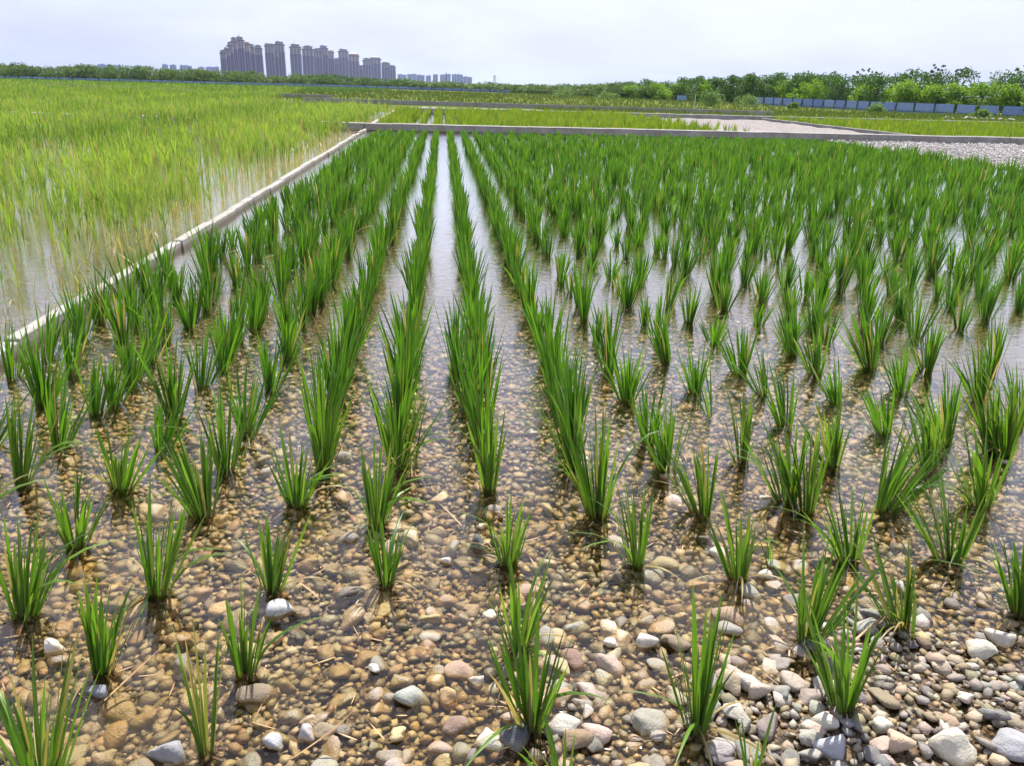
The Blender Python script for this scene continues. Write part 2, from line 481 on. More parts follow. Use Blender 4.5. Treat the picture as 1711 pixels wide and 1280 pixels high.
PAL = np.array([(0.31, 0.245, 0.17), (0.26, 0.20, 0.135), (0.36, 0.30, 0.21), (0.28, 0.27, 0.25), (0.19, 0.185, 0.18), (0.22, 0.19, 0.125),
                (0.30, 0.205, 0.155), (0.38, 0.315, 0.265), (0.50, 0.465, 0.41), (0.12, 0.115, 0.12), (0.38, 0.31, 0.17), (0.29, 0.25, 0.225), (0.36, 0.335, 0.30)])
PW = np.array([2.2, 1.9, 2.0, 3.2, 2.5, 1.9, 1.5, 1.9, 1.3, 1.2, 0.8, 2.6, 2.6]); PW = PW / PW.sum()
NSH = 26
SH_LO = [stone_shape(1, 100 + i, 8, i % 3 / 2) for i in range(NSH)]
SH_HI = [stone_shape(3, 100 + i, 8, i % 3 / 2) for i in range(NSH)]
SH_HI3 = [stone_shape(3, 300 + i, 9, 0.6) for i in range(10)]

# candidate pebbles: jittered lattice of larger stones plus fillers, kept apart
def scatter(x0, x1, y0, y1, sp):
    nx, ny = int((x1 - x0) / sp), int((y1 - y0) / sp)
    X, Y = np.meshgrid(np.arange(nx), np.arange(ny))
    X = x0 + (X + 0.5 + 0.5 * (Y % 2) + rng.uniform(-0.36, 0.36, X.shape)) * sp
    Y = y0 + (Y + 0.5 + rng.uniform(-0.36, 0.36, Y.shape)) * sp
    return X.ravel(), Y.ravel()

px, py = scatter(-4.6, 5.2, 2.1, 10.6, 0.055)
fr_keep = (np.abs(px - 0.08 * py) < 0.70 * py + 0.9) & (rng.uniform(0, 1, len(px)) < 1.0 - 0.92 * smoothstep((py - 6.6) / 4.4))
px, py = px[fr_keep], py[fr_keep]
NP = len(px)
psz = np.clip(rng.lognormal(math.log(0.048), 0.34, NP), 0.027, 0.108)     # half length
far_big = 1.0 + 0.0 * py
pcol = PAL[rng.choice(len(PAL), NP, p=PW)] * rng.uniform(0.62, 1.2, (NP, 1)) * rng.uniform(0.93, 1.07, (NP, 3))
pkind = rng.integers(0, NSH, NP)
pyaw = rng.uniform(0, 2 * math.pi, NP)
ptx, pty = rng.normal(0, 0.22, NP), rng.normal(0, 0.22, NP)
pz = bed_z(px, py) + psz * rng.uniform(0.12, 0.42, NP)

STONES = [  # x, y, width, colour, angular-shape index, squash, label
    (-0.99, 4.08, 0.213, (0.36, 0.37, 0.38), 0, 'pale grey flat slab lying in water below a sparse clump'),
    (-2.17, 3.80, 0.144, (0.56, 0.51, 0.42), 1, 'cream pebble poking out of the water near the kerb side clump'),
    (-1.80, 3.44, 0.125, (0.17, 0.18, 0.22), 2, 'blue grey stone with striped leaf shadows under a clump'),
    (-0.24, 3.07, 0.149, (0.50, 0.42, 0.20), 3, 'yellow blocky stone alone on the near gravel'),
    (0.17, 3.42, 0.113, (0.60, 0.53, 0.48), 4, 'pinkish white egg shaped pebble near the middle of the gravel'),
    (-0.38, 3.54, 0.088, (0.58, 0.56, 0.52), 5, 'small round white pebble lying alone in wet gravel'),
    (0.35, 3.01, 0.192, (0.10, 0.105, 0.12), 6, 'dark slate coloured stone with striped shadows below the nearest clump'),
    (0.58, 3.10, 0.177, (0.42, 0.40, 0.36), 7, 'big round grey cobble touching the nearest centre clump'),
    (0.73, 3.02, 0.149, (0.45, 0.34, 0.29), 8, 'pinkish tan cobble beside the big round grey cobble'),
    (1.16, 3.70, 0.192, (0.56, 0.53, 0.46), 9, 'long white speckled stone lying diagonally on gravel'),
    (0.94, 3.68, 0.102, (0.58, 0.55, 0.50), 0, 'small white cobble next to the long white speckled stone'),
    (0.22, 4.75, 0.169, (0.085, 0.09, 0.095), 1, 'wet black stone at the foot of the middle clump'),
    (0.00, 4.57, 0.074, (0.62, 0.58, 0.54), 2, 'tiny white pebble near the wet black stone'),
    (0.26, 5.01, 0.114, (0.56, 0.48, 0.32), 3, 'cream angular stone just behind the wet black stone'),
    (1.86, 2.83, 0.190, (0.37, 0.37, 0.40), 4, 'pale grey pointed slab at the bottom edge of the picture'),
    (1.91, 2.99, 0.168, (0.50, 0.46, 0.39), 5, 'white cobble crossed by leaf shadows below a big near clump'),
    (2.46, 2.81, 0.245, (0.55, 0.51, 0.41), 6, 'largest cream oval cobble in the dry corner gravel'),
    (2.77, 2.82, 0.224, (0.28, 0.28, 0.30), 7, 'dark grey block at the dry corner of the gravel'),
    (2.09, 4.31, 0.119, (0.56, 0.49, 0.42), 8, 'cream pebble beside the stem of a sparse clump'),
    (2.20, 2.85, 0.194, (0.44, 0.33, 0.24), 9, 'tan pink long cobble beside the largest cream oval'),
    (-0.83, 3.04, 0.124, (0.33, 0.34, 0.38), 0, 'blue grey wedge stone sticking out of shallow water'),
    (-0.68, 3.09, 0.118, (0.35, 0.32, 0.34), 1, 'grey mauve stone with a wet shiny side by the wedge stone'),
    (-1.32, 3.00, 0.194, (0.24, 0.24, 0.25), 2, 'dark layered rock at the foot of the yellowing clump'),
    (2.72, 3.13, 0.146, (0.47, 0.42, 0.36), 3, 'square sided tan stone standing up from wet gravel'),
    (3.26, 3.59, 0.197, (0.50, 0.45, 0.38), 4, 'flat cream cobble at the outer edge of the dry gravel'),
    (3.07, 3.50, 0.217, (0.46, 0.43, 0.35), 5, 'broad olive white boulder beside the flat cream cobble'),
    (0.02, 3.31, 0.128, (0.44, 0.29, 0.15), 6, 'orange brown chunk like cut wood on the gravel'),
    (0.27, 4.00, 0.094, (0.58, 0.57, 0.52), 7, 'white pebble beside the stem of the second centre clump'),
    (1.59, 3.32, 0.143, (0.50, 0.47, 0.42), 8, 'white wedge cobble lying left of a broad pinkish cobble'),
    (1.65, 3.25, 0.170, (0.46, 0.38, 0.31), 9, 'broad pinkish cobble lying behind the striped white cobble'),
    (2.19, 2.96, 0.129, (0.46, 0.44, 0.37), 0, 'grey white upright stone between the tan cobble and the striped one'),
]
STONES[28] = STONES[28][:5] + ('white wedge cobble touching a broad pinkish cobble',)
STONES[14] = STONES[14][:5] + ('pale grey pointed slab, flat topped, nearest to the viewer',)
sx = np.array([s[0] for s in STONES]); sy = np.array([s[1] for s in STONES]); sw = np.array([s[2] for s in STONES]) / 2
free = np.ones(NP, bool)
for a, b, w in zip(sx, sy, sw):
    free &= np.hypot(px - a, py - b) > w * 0.95
keep = np.nonzero(free)[0]
dcam = np.sqrt(px ** 2 + py ** 2 + 9)
score = psz / dcam * np.where(np.abs(px - 0.09 * py) < 0.60 * py + 0.25, 1, 0) * np.where(py > 2.75, 1, 0.4) * rng.uniform(0.6, 1.0, NP)
order = keep[np.argsort(-score[keep])]
single, rest = order[:298], order[298:]
HI_ME = [mesh_np("pebble", v, f) for v, f in SH_HI]
for me in HI_ME: me.materials.append(M_STONE1)
for i in single:
    o = bpy.data.objects.new("pebble", HI_ME[pkind[i]]); COL.objects.link(o)
    o.location = (px[i], py[i], pz[i] + 0.012)
    o.rotation_euler = (ptx[i], pty[i], pyaw[i])
    s = float(psz[i]); o.scale = (s, s, s)
    o.color = (*pcol[i], 1)
    o.parent = gravel_bed

def joined_stones(idx, shapes, x, y, z, size, kind, yaw, tx, ty, col):
    V, F, Cc, n = [], [], [], 0
    cy, syw = np.cos(yaw), np.sin(yaw)
    for k in range(len(shapes)):
        ii = idx[kind[idx] == k]
        if not len(ii): continue
        v, f = shapes[k]
        p = v[None] * size[ii][:, None, None]
        a, b = tx[ii][:, None], ty[ii][:, None]
        p[..., 2] = p[..., 2] + p[..., 0] * b + p[..., 1] * a
        X = p[..., 0] * cy[ii][:, None] - p[..., 1] * syw[ii][:, None] + x[ii][:, None]
        Y = p[..., 0] * syw[ii][:, None] + p[..., 1] * cy[ii][:, None] + y[ii][:, None]
        Z = p[..., 2] + z[ii][:, None]
        V.append(np.stack([X, Y, Z], -1).reshape(-1, 3))
        F.append((f[None] + (n + np.arange(len(ii)) * len(v))[:, None, None]).reshape(-1, 3))
        Cc.append(np.repeat(col[ii], len(v), 0))
        n += len(ii) * len(v)
    return np.concatenate(V), np.concatenate(F), np.concatenate(Cc)

V, F, Cc = joined_stones(rest, SH_LO, px, py, pz, psz, pkind, pyaw, ptx, pty, pcol)
tag(obj("pebbles", mesh_np("pebbles", V, F, colattr=Cc), M_STONE, gravel_bed), kind="stuff")
# small fillers in the gaps
qx, qy = scatter(-3.6, 4.4, 2.2, 5.2, 0.072)
k_ = np.abs(qx - 0.08 * qy) < 0.72 * qy + 0.9
qx, qy = qx[k_], qy[k_]; NQ = len(qx)
qs = rng.uniform(0.014, 0.034, NQ)
qcol = PAL[rng.choice(len(PAL), NQ, p=PW)] * rng.uniform(0.75, 1.1, (NQ, 1))
V, F, Cc = joined_stones(np.arange(NQ), SH_LO, qx, qy, bed_z(qx, qy) + qs * 0.25, qs, rng.integers(0, NSH, NQ), rng.uniform(0, 6.28, NQ), rng.normal(0, 0.2, NQ), rng.normal(0, 0.2, NQ), qcol)
tag(obj("small_gravel", mesh_np("small_gravel", V, F, colattr=Cc), M_STONE, gravel_bed), kind="stuff")
# stones that stand out
HI3_ME = [mesh_np("stone", v, f) for v, f in SH_HI3]
for me in HI3_ME: me.materials.append(M_STONE1)
for (x, y, w, c, k, lab) in STONES:
    s = w / 2 * 1.12
    z = max(float(bed_z(x, y)) + s * 0.42, 0.012 - s * 0.12)
    o = bpy.data.objects.new("stone", HI3_ME[k]); COL.objects.link(o)
    o.location = (x, y, z); o.rotation_euler = (random.uniform(-.2, .2), random.uniform(-.2, .2), random.uniform(-0.6, 0.6))
    o.scale = (s, s, s * random.uniform(1.0, 1.3)); o.color = (*c, 1)
    tag(o, lab, "stone", "stones standing out of the gravel")

# pebbles on the dry pale gravel patches
gx = rng.uniform(24.9, 42, 8000); gy = rng.uniform(28, 53.0, 8000)
k_ = gx < 0.78 * gy + 1.5
gx, gy = gx[k_], gy[k_]
gs = rng.uniform(0.035, 0.095, len(gx))
gc = rng.uniform(0.32, 0.60, (len(gx), 1)) * np.array([1.0, 0.95, 0.93])
V, F, Cc = joined_stones(np.arange(len(gx)), [(v, f) for v, f in [stone_shape(0 + 1, 500 + i) for i in range(6)]], gx, gy, 0.06 + gs * 0.3, gs, rng.integers(0, 6, len(gx)), rng.uniform(0, 6.28, len(gx)), rng.normal(0, .3, len(gx)), rng.normal(0, .3, len(gx)), gc)
tag(obj("loose_gravel", mesh_np("loose_gravel", V, F, colattr=Cc), M_STONE), "pale loose stones covering the dry plot before the long grey wall", "gravel", kind="stuff")

# ------------------------------------------------------------------ blades
def blades(root, az, lean, length, curve, width, segs=4, twist=None, fold=False, t0=0.0, yaw2=None):
    """Vectorised leaf blades. Returns verts, quads, per-vertex t, per-vertex blade index."""
    n = len(az)
    ts = np.linspace(0, 1, segs + 1)
    prof = np.interp(ts, [0, 0.12, 0.45, 0.75, 0.92, 1.0], [0.62, 0.85, 1.0, 0.78, 0.36, 0.04])
    th = lean[:, None] + curve[:, None] * ts[None] ** 2
    dl = length[:, None] / segs
    r = np.concatenate([np.zeros((n, 1)), np.cumsum(np.sin((th[:, 1:] + th[:, :-1]) / 2) * dl, 1)], 1)
    z = np.concatenate([np.zeros((n, 1)), np.cumsum(np.cos((th[:, 1:] + th[:, :-1]) / 2) * dl, 1)], 1)
    cx = root[:, 0:1] + r * np.cos(az)[:, None]
    cy = root[:, 1:2] + r * np.sin(az)[:, None]
    cz = root[:, 2:3] + z
    if twist is None: twist = np.zeros(n)
    wa = az + math.pi / 2 + twist
    wx, wy = np.cos(wa)[:, None], np.sin(wa)[:, None]
    hw = width[:, None] * prof[None] / 2
    L_ = np.stack([cx - wx * hw, cy - wy * hw, cz], -1)
    R_ = np.stack([cx + wx * hw, cy + wy * hw, cz], -1)
    if fold:
        m_ = np.stack([cx - np.cos(az)[:, None] * hw * 0.45, cy - np.sin(az)[:, None] * hw * 0.45, cz + hw * 0.1], -1)
        P = np.stack([L_, m_, R_], 2); w = 3
    else:
        P = np.stack([L_, R_], 2); w = 2
    v = P.reshape(-1, 3)
    per = (segs + 1) * w
    base = (np.arange(n) * per)[:, None]
    fs = []
    for k in range(segs):
        for c in range(w - 1):
            a = k * w + c
            fs.append(np.concatenate([base + a, base + a + 1, base + a + w + 1, base + a + w], 1))
    f = np.stack(fs, 1).reshape(-1, 4)
    t = np.tile(np.repeat(t0 + (1 - t0) * ts, w), n)
    bi = np.repeat(np.arange(n), per)
    return v, f, t, bi

def clump_blades(h, spread, n, r, lean_dir=None, lean_amt=0.0, wscale=1.0, fan=0.85):
    """Parameters of one clump's blades about the origin."""
    az = r.uniform(0, 2 * math.pi, n)
    q = r.uniform(0, 1, n) ** 0.75
    rad = (0.018 + 0.05 * min(1.0, spread / 0.5)) * q
    root = np.stack([rad * np.cos(az), rad * np.sin(az), np.full(n, -0.05)], 1)
    maxlean = math.atan2(spread / 2 * 1.0, h)
    lean = 0.03 + maxlean * fan * q * r.uniform(0.7, 1.25, n)
    ln = (h + 0.04) * np.clip(r.normal(0.78, 0.17, n), 0.34, 1.0)
    curve = r.uniform(-0.04, 0.20, n) + 0.7 * (r.uniform(0, 1, n) > 0.92) * r.uniform(0.2, 1, n)
    width = r.uniform(0.0135, 0.023, n) * wscale
    if lean_amt:
        x = np.cos(az) * np.tan(lean) + math.cos(lean_dir) * lean_amt * (0.5 + q)
        y = np.sin(az) * np.tan(lean) + math.sin(lean_dir) * lean_amt * (0.5 + q)
        az = np.arctan2(y, x); lean = np.arctan(np.hypot(x, y))
        curve = curve + 0.18 * lean_amt
    return root, az, lean, ln, curve, width

# ---- leaf meshes shared by the near clumps
LEAF_ME = []
for k in range(44):
    r = np.random.default_rng(900 + k)
    w = r.uniform(0.018, 0.031)
    lean0 = 0.0
    cv = r.uniform(-0.03, 0.20) if k < 38 else r.uniform(0.5, 1.6)
    v, f, t, bi = blades(np.zeros((1, 3)), np.array([0.0]), np.array([lean0]), np.array([1.0]), np.array([cv]), np.array([w]), segs=7, twist=np.array([r.uniform(-0.9, 0.9)]), fold=True)
    me = mesh_np("leaf", v, f, {"bt": t})
    me.materials.append(M_LEAF1)
    LEAF_ME.append(me)

def root_mesh(seed, rad=0.09):
    r = np.random.default_rng(seed)
    n = 46
    az = r.uniform(0, 6.283, n)
    root = np.stack([rad * 0.35 * np.cos(az), rad * 0.35 * np.sin(az), r.uniform(-0.03, 0.035, n)], 1)
    v, f, t, bi = blades(root, az, r.uniform(0.5, 1.9, n), r.uniform(0.5, 1.5, n) * rad, r.uniform(0.0, 1.2, n), r.uniform(0.005, 0.010, n), segs=3)
    sv_, sf = stone_shape(1, seed, 4)
    sv_ = sv_ * np.array([rad * 0.75, rad * 0.8, 0.07]) + np.array([0, 0, -0.03])
    return mesh_np("root_base", np.concatenate([v, sv_]), [f, sf + len(v)])
ROOT_ME = [root_mesh(40 + i) for i in range(7)]
for me in ROOT_ME: me.materials.append(M_ROOT)

CLUMPS = [(-1.78, 4.33, 0.78, 0.46),(-2.48, 4.13, 0.75, 0.47),(-2.5, 4.92, 0.62, 0.61),(-1.84, 3.63, 0.63, 0.36),(-1.14, 3.02, 0.97, 0.2),(-1.08, 3.58, 0.59, 0.23),(-1.09, 4.33, 0.67, 0.36),(-1.8, 2.84, 0.8, 0.44),(-1.77, 5.29, 0.79, 0.67),(-1.11, 5.41, 0.63, 0.52),(-0.38, 4.36, 0.55, 0.32),(0.42, 4.57, 0.57, 0.39),(0.42, 3.71, 0.61, 0.4),(0.42, 3.08, 0.64, 0.45),(1.28, 4.5, 0.64, 0.27),(1.14, 5.18, 0.98, 0.69),(0.52, 2.69, 0.45, 0.31),(1.25, 3.02, 0.76, 0.37),(1.95, 5.17, 0.72, 0.45),(1.92, 4.3, 0.67, 0.36),(2.21, 4.47, 0.42, 0.13),(2.1, 3.64, 0.68, 0.58),(2.05, 3.12, 0.69, 0.54),(2.72, 3.71, 0.65, 0.5),(3.48, 4.46, 0.73, 0.63),(3.54, 3.84, 0.58, 0.32),(2.77, 4.49, 0.66, 0.5),(3.39, 5.16, 0.8, 0.88),(2.75, 5.16, 0.81, 0.59),(1.4, 2.69, 0.4, 0.29),(-3.29, 5.81, 0.9, 0.44),(-2.51, 5.72, 0.64, 0.68),(-2.44, 6.48, 0.57, 0.51),(-3.86, 7.49, 0.98, 0.74),(-3.27, 7.21, 0.77, 0.51),(-3.2, 7.45, 0.69, 0.45),(-3.26, 8.11, 0.74, 0.56),(-2.54, 7.16, 0.89, 0.55),(-2.49, 7.91, 0.71, 0.53),(-2.43, 8.48, 0.71, 0.42),(-1.79, 6.76, 0.74, 0.57),(-1.77, 5.98, 0.76, 0.57),(-4.49, 8.2, 0.71, 0.44),(-1.0, 6.03, 0.98, 0.56),(-1.13, 8.24, 0.91, 0.6),(-0.49, 5.14, 0.73, 0.49),(-0.39, 6.02, 0.98, 0.71),(-0.27, 6.1, 0.88, 0.31),(0.22, 7.41, 0.98, 0.66),(0.33, 6.53, 0.98, 0.43),(0.35, 5.62, 0.88, 0.43),(0.14, 8.4, 0.98, 0.6),(-1.79, 7.86, 0.69, 0.52),(-1.81, 8.89, 0.74, 0.57),(1.08, 5.94, 0.98, 0.66),(1.88, 7.5, 0.68, 0.53),(1.83, 8.28, 0.74, 0.34),(1.86, 5.89, 0.77, 0.62),(1.84, 6.47, 0.67, 0.5),(2.65, 7.71, 0.68, 0.49),(2.62, 7.05, 0.63, 0.18),(3.36, 8.3, 0.71, 0.5),(2.57, 6.04, 0.71, 0.38),(3.38, 7.61, 0.64, 0.4),(2.62, 8.69, 0.74, 0.4),(2.67, 5.3, 0.8, 0.55),(3.27, 6.79, 0.72, 0.49),(3.33, 5.94, 0.67, 0.73),(4.21, 8.21, 0.66, 0.44),(4.16, 6.58, 0.59, 0.56),(4.98, 8.41, 0.89, 0.69),(5.61, 8.34, 0.77, 0.71),(4.91, 7.64, 0.63, 0.5),(4.61, 6.36, 0.86, 0.76),(5.02, 6.1, 0.89, 0.76),(4.92, 6.14, 0.77, 0.38),(4.06, 7.39, 0.58, 0.4)]
# more seen between these
CLUMPS += [(-0.42, 6.75, 0.95, 0.6), (-0.40, 7.4, 0.95, 0.6), (-0.42, 8.1, 0.98, 0.62), (-0.40, 8.7, 0.98, 0.6), (-1.12, 6.8, 0.9, 0.55), (-1.08, 7.5, 0.9, 0.55),
           (-1.1, 8.9, 0.95, 0.55), (0.36, 7.0, 0.95, 0.5), (0.38, 7.9, 0.95, 0.55), (0.40, 8.9, 0.98, 0.6), (1.16, 6.6, 0.9, 0.55), (1.15, 7.3, 0.9, 0.55), (1.2, 7.95, 0.9, 0.55),
           (1.2, 8.7, 0.95, 0.55), (1.95, 8.9, 0.8, 0.5), (-3.9, 6.5, 0.7, 0.5), (-3.3, 6.5, 0.75, 0.5), (-3.95, 8.3, 0.8, 0.55), (-3.3, 8.8, 0.8, 0.5), (-4.5, 7.4, 0.7, 0.5),
           (-2.5, 8.95, 0.8, 0.5), (4.2, 5.2, 0.75, 0.6), (4.15, 5.85, 0.7, 0.55), (5.7, 7.5, 0.75, 0.6), (6.4, 8.3, 0.75, 0.6), (5.65, 6.8, 0.75, 0.55), (-4.45, 6.9, 0.72, 0.5), (-4.42, 8.85, 0.8, 0.5), (-4.38, 9.6, 0.82, 0.5), (-4.42, 10.3, 0.8, 0.5), (-4.36, 11.1, 0.82, 0.5), (-4.4, 11.9, 0.78, 0.5), (-4.38, 12.8, 0.72, 0.5), (-3.3, 5.0, 0.7, 0.5), (4.25, 8.9, 0.75, 0.5)]
ROWX = [-4.5, -3.9, -3.25, -2.48, -1.8, -1.1, -0.4, 0.4, 1.2, 1.95, 2.7, 3.4, 4.15, 4.95, 5.65] + [6.4 + 0.76 * i for i in range(25)]
ROWX = [x for x in ROWX if x < 24.6]
LEANS = {27: (0.0, 0.30), 21: (0.1, 0.12), 8: (2.9, 0.10)}

# all the plants of the field, nearest first: (x, y, height, spread)
plants = [(c[0], c[1], min(c[2], 0.90), c[3] * (0.82 if c[2] > 0.84 else 0.92), i) for i, c in enumerate(CLUMPS)]
r = np.random.default_rng(5)
for X in ROWX:
    y = 9.35 + r.uniform(0, 0.3)
    dense = -4.7 < X < 1.3
    while y < 52.4:
        sp = (0.50 if dense else 0.66) * r.uniform(0.72, 1.35)
        if not dense: sp *= 1.08 if y < 14 else (0.74 if y > 19 else 0.9)
        gap = r.uniform() < (0.03 if dense else 0.10)
        edge = 24.6 if y < 30 else 24.3
        if X < -4.2 or (X < -3.6 and r.uniform() < 0.25): gap = True
        if not gap and X < edge:
            hh = r.normal(0.74, 0.12) if dense else r.normal(0.66, 0.15)
            if X < -3.6: hh = r.normal(0.80 if y < 14 else 0.60, 0.07)
            if y > 38: hh *= 1 - 0.52 * min(1.0, (y - 38) / 12)
            lane_row = -1.3 < X < 2.1
            spr = r.uniform(0.28, 0.42) if lane_row else r.uniform(0.30, 0.58)
            plants.append((X + r.normal(0, 0.03 if lane_row else (0.05 if dense else 0.10)), y, float(np.clip(hh, 0.30, 1.0)), float(spr), -1))
        y += sp
plants = [p for p in plants if abs(p[0] - 0.08 * p[1]) < 0.70 * p[1] + 3.2]
in_frame = lambda p: -0.53 * p[1] - 0.75 < p[0] < 0.715 * p[1] + 0.75
def weight(p): return (p[2] / math.sqrt(p[0] ** 2 + p[1] ** 2 + 9) if in_frame(p) else 0)
plants.sort(key=lambda p: (-(p[4] >= 0), -weight(p)))
THINGS, REST = plants[:300], plants[300:]

ORD = ["first", "second", "third", "fourth", "fifth", "sixth", "seventh", "eighth", "ninth", "tenth", "eleventh", "twelfth", "thirteenth", "fourteenth", "fifteenth", "sixteenth",
       "seventeenth", "eighteenth", "nineteenth", "twentieth", "twenty-first", "twenty-second", "twenty-third", "twenty-fourth", "twenty-fifth", "twenty-sixth", "twenty-seventh",
       "twenty-eighth", "twenty-ninth", "thirtieth"] + ["thirty-" + x for x in ("first", "second", "third", "fourth", "fifth", "sixth", "seventh", "eighth", "ninth")]
by_row = {}
for p in THINGS:
    k = min(range(len(ROWX)), key=lambda i: abs(ROWX[i] - p[0]))
    by_row.setdefault(k, []).append(p)
rank = {}
for k, ps in by_row.items():
    for i, p in enumerate(sorted(ps, key=lambda p: p[1])): rank[id(p)] = (k, i)

HAND = {4: "thin yellowing clump with dry brown stems standing in near gravel", 0: "clump with one dry brown leaf bent sideways and long outer blades",
        13: "nearest big clump in the centre, standing behind a dark striped stone", 12: "narrow forked clump with two long upright side blades, second in the centre row",
        11: "clump in two bunches beside the wet black stone", 10: "compact bright clump alone in clear gravel with roots showing",
        6: "short dense clump behind the pale grey flat slab", 5: "sparse little clump of few blades beside the pale grey flat slab",
        22: "big fan shaped clump above the striped white cobble", 17: "upright clump of few broad blades near the white cobbles",
        21: "clump leaning over with very long blades across its neighbour", 27: "widest clump, flopped strongly sideways with pale long blades",
        20: "tiny sprout of few blades beside a sparse clump", 29: "thin low weed sprouts at the bottom edge of the gravel",
        16: "few blades cut off by the bottom edge below the big round cobble", 7: "clump cut off by the bottom edge with long thin blades",
        60: "thin pale yellow green sprig standing alone in the water", 15: "tall broad clump with curled tan dead leaf at its side",
        14: "slim upright clump standing in clear brown gravel", 3: "clump with orange dry tips above the blue grey striped stone",
        8: "wide open clump with many spreading blades in brown water", 47: "three bladed sprig with reddish dry leaf beside the tall row"}

def adj(p):
    h, s = p[2], p[3]
    a = "tall" if h > 0.88 else ("short" if h < 0.66 else "medium")
    b = "bushy" if s > 0.57 else ("slender" if s < 0.42 else "upright")
    return a + " " + b

N_LEAFED = 0
for pi, p in enumerate(THINGS):
    x, y, h, s, ci = p
    r = np.random.default_rng(2000 + pi)
    bz = float(bed_z(x, y)) if y < 11.5 else -0.085
    bz = max(min(bz + 0.05, 0.02), -0.03)
    root = empty("marsh_plant", (x, y, bz))
    k, i = rank[id(p)]
    lab = HAND.get(ci) or f"{adj(p)} green clump, {ORD[i]} from the near end of the {ORD[k]} row from kerb"
    tag(root, lab, "plant", "green blade clumps planted in rows in the shallow water")
    ld, la = LEANS.get(ci, (r.uniform(0, 6.28), abs(r.normal(0, 0.05))))
    n = int(np.clip(15 + 42 * s * h / 0.7 + r.normal(0, 3), 10, 56))
    if ci in (20, 29): n = 7
    if ci == 60: n = 8
    if ci == 16: n = 9
    if ci == 47: n = 5
    if ci in (4,): n = 13
    near = ci >= 0 and y < 6.25
    dryfrac = float(r.uniform(0.0, 0.16)) if ci != 4 else 0.5
    lx = math.cos(ld) * la - float(np.clip(0.075 * x, -0.22, 0.26)) * (1 if y < 9.3 and ci not in LEANS else 0)
    ly = math.sin(ld) * la
    ld, la = math.atan2(ly, lx), math.hypot(lx, ly)
    R, AZ, LE, LN, CU, WI = clump_blades(h, s * (0.9 if near else 1.0), n, r, ld, la, fan=1.0)
    if near:
        N_LEAFED += 1
        for q in range(n):
            me = LEAF_ME[int(r.integers(0, 38))] if r.uniform() > 0.075 else LEAF_ME[int(r.integers(38, 44))]
            o = bpy.data.objects.new("leaf", me); COL.objects.link(o)
            o.parent = root
            o.location = R[q]
            o.rotation_mode = "XYZ"
            o.rotation_euler = (0, float(LE[q]), float(AZ[q]))
            ws = float(r.uniform(0.75, 1.15)) * (0.62 if ci in (20, 29, 60, 4) else 1.0)
            ws *= 0.72 + 0.45 * min(LN[q], 0.7)
            o.scale = (ws, ws, float(LN[q]))
            dry = r.uniform() < dryfrac
            o.color = (1, 1, 1, float(r.uniform(0.15, 0.75)) if dry else float(r.uniform(0.88, 1.0)))
        nd = int(r.integers(1, 4))
    else:
        v, f, t, bi = blades(R, AZ, LE, LN, CU, WI * (1.15 + 0.02 * y), segs=5, twist=r.uniform(-1.0, 1.0, n))
        br = r.uniform(0, 1, n); bd = (r.uniform(0, 1, n) < 0.045) * r.uniform(0.3, 1, n)
        tag(obj("foliage", mesh_np("foliage", v, f, {"bt": t, "br": br[bi], "bd": bd[bi]}), M_LEAF, root), kind="stuff")
        nd = 1 if r.uniform() < 0.5 else 0
    for q in range(nd):                                       # dead leaves drooping to the water
        o = bpy.data.objects.new("dry_leaf", LEAF_ME[38 + int(r.integers(0, 6))]); COL.objects.link(o)
        o.parent = root; o.location = (0, 0, 0.0); o.rotation_mode = "XYZ"
        o.rotation_euler = (0, float(r.uniform(0.75, 1.2)), float(r.uniform(0, 6.28)))
        o.scale = (0.55, 0.55, float(h * r.uniform(0.4, 0.75))); o.color = (1, 1, 1, float(r.uniform(0, 0.15)))
    rs = (0.55 + 0.9 * s) * (0.5 if ci in (20, 29, 60, 16) else 1.0)
    obj("root_base", ROOT_ME[pi % 7], None, root, (0, 0, -0.01), (0, 0, float(r.uniform(0, 6.28))), rs)

# ---- the rest of the field: one mass
def field_mass(name, pts, mat, label, cat, seed, segs=3, nb=15, wmul=1.5, dry=0.02, parent=None):
    r = np.random.default_rng(seed)
    RR, A, LE, LN, CU, WI = [], [], [], [], [], []
    for (x, y, h, s) in pts:
        a = clump_blades(h, s, nb(y) if callable(nb) else nb, r)
        RR.append(a[0] + np.array([x, y, -0.02])); A.append(a[1]); LE.append(a[2]); LN.append(a[3]); CU.append(a[4]); WI.append(a[5] * (wmul(y) if callable(wmul) else wmul))
    RR, A, LE, LN, CU, WI = map(np.concatenate, (RR, A, LE, LN, CU, WI))
    n = len(A)
    if mat in (M_MEADOW, M_WEED): CU = np.minimum(CU, 0.15)
    v, f, t, bi = blades(RR, A, LE, LN, CU, WI, segs=segs, twist=r.uniform(-1.1, 1.1, n))
    pr = np.repeat(r.uniform(-0.22, 0.22, len(pts)), n // len(pts)) if n % len(pts) == 0 else 0
    br = np.clip(r.uniform(0.1, 0.9, n) + pr + (0.12 if name == "plant_rows" and seed == 62 else 0.0), 0, 1)
    bd = (r.uniform(0, 1, n) < dry) * r.uniform(0.4, 1, n)
    o = obj(name, mesh_np(name, v, f, {"bt": t, "br": br[bi], "bd": bd[bi]}), mat, parent)
    return tag(o, label, cat, kind="stuff")
restp = [p[:4] for p in REST]
field_mass("plant_rows", [p for p in restp if p[1] < 22], M_LEAF, "dense rows of dark green blades in the middle of the wet field", "plants", 61, 4, 22, lambda y: 1.25 + 0.03 * y)
field_mass("plant_rows", [p for p in restp if p[1] >= 22], M_LEAF, "dense dark green blades merging below the long grey wall", "plants", 62, 3, 15, lambda y: 1.3 + 0.035 * y)

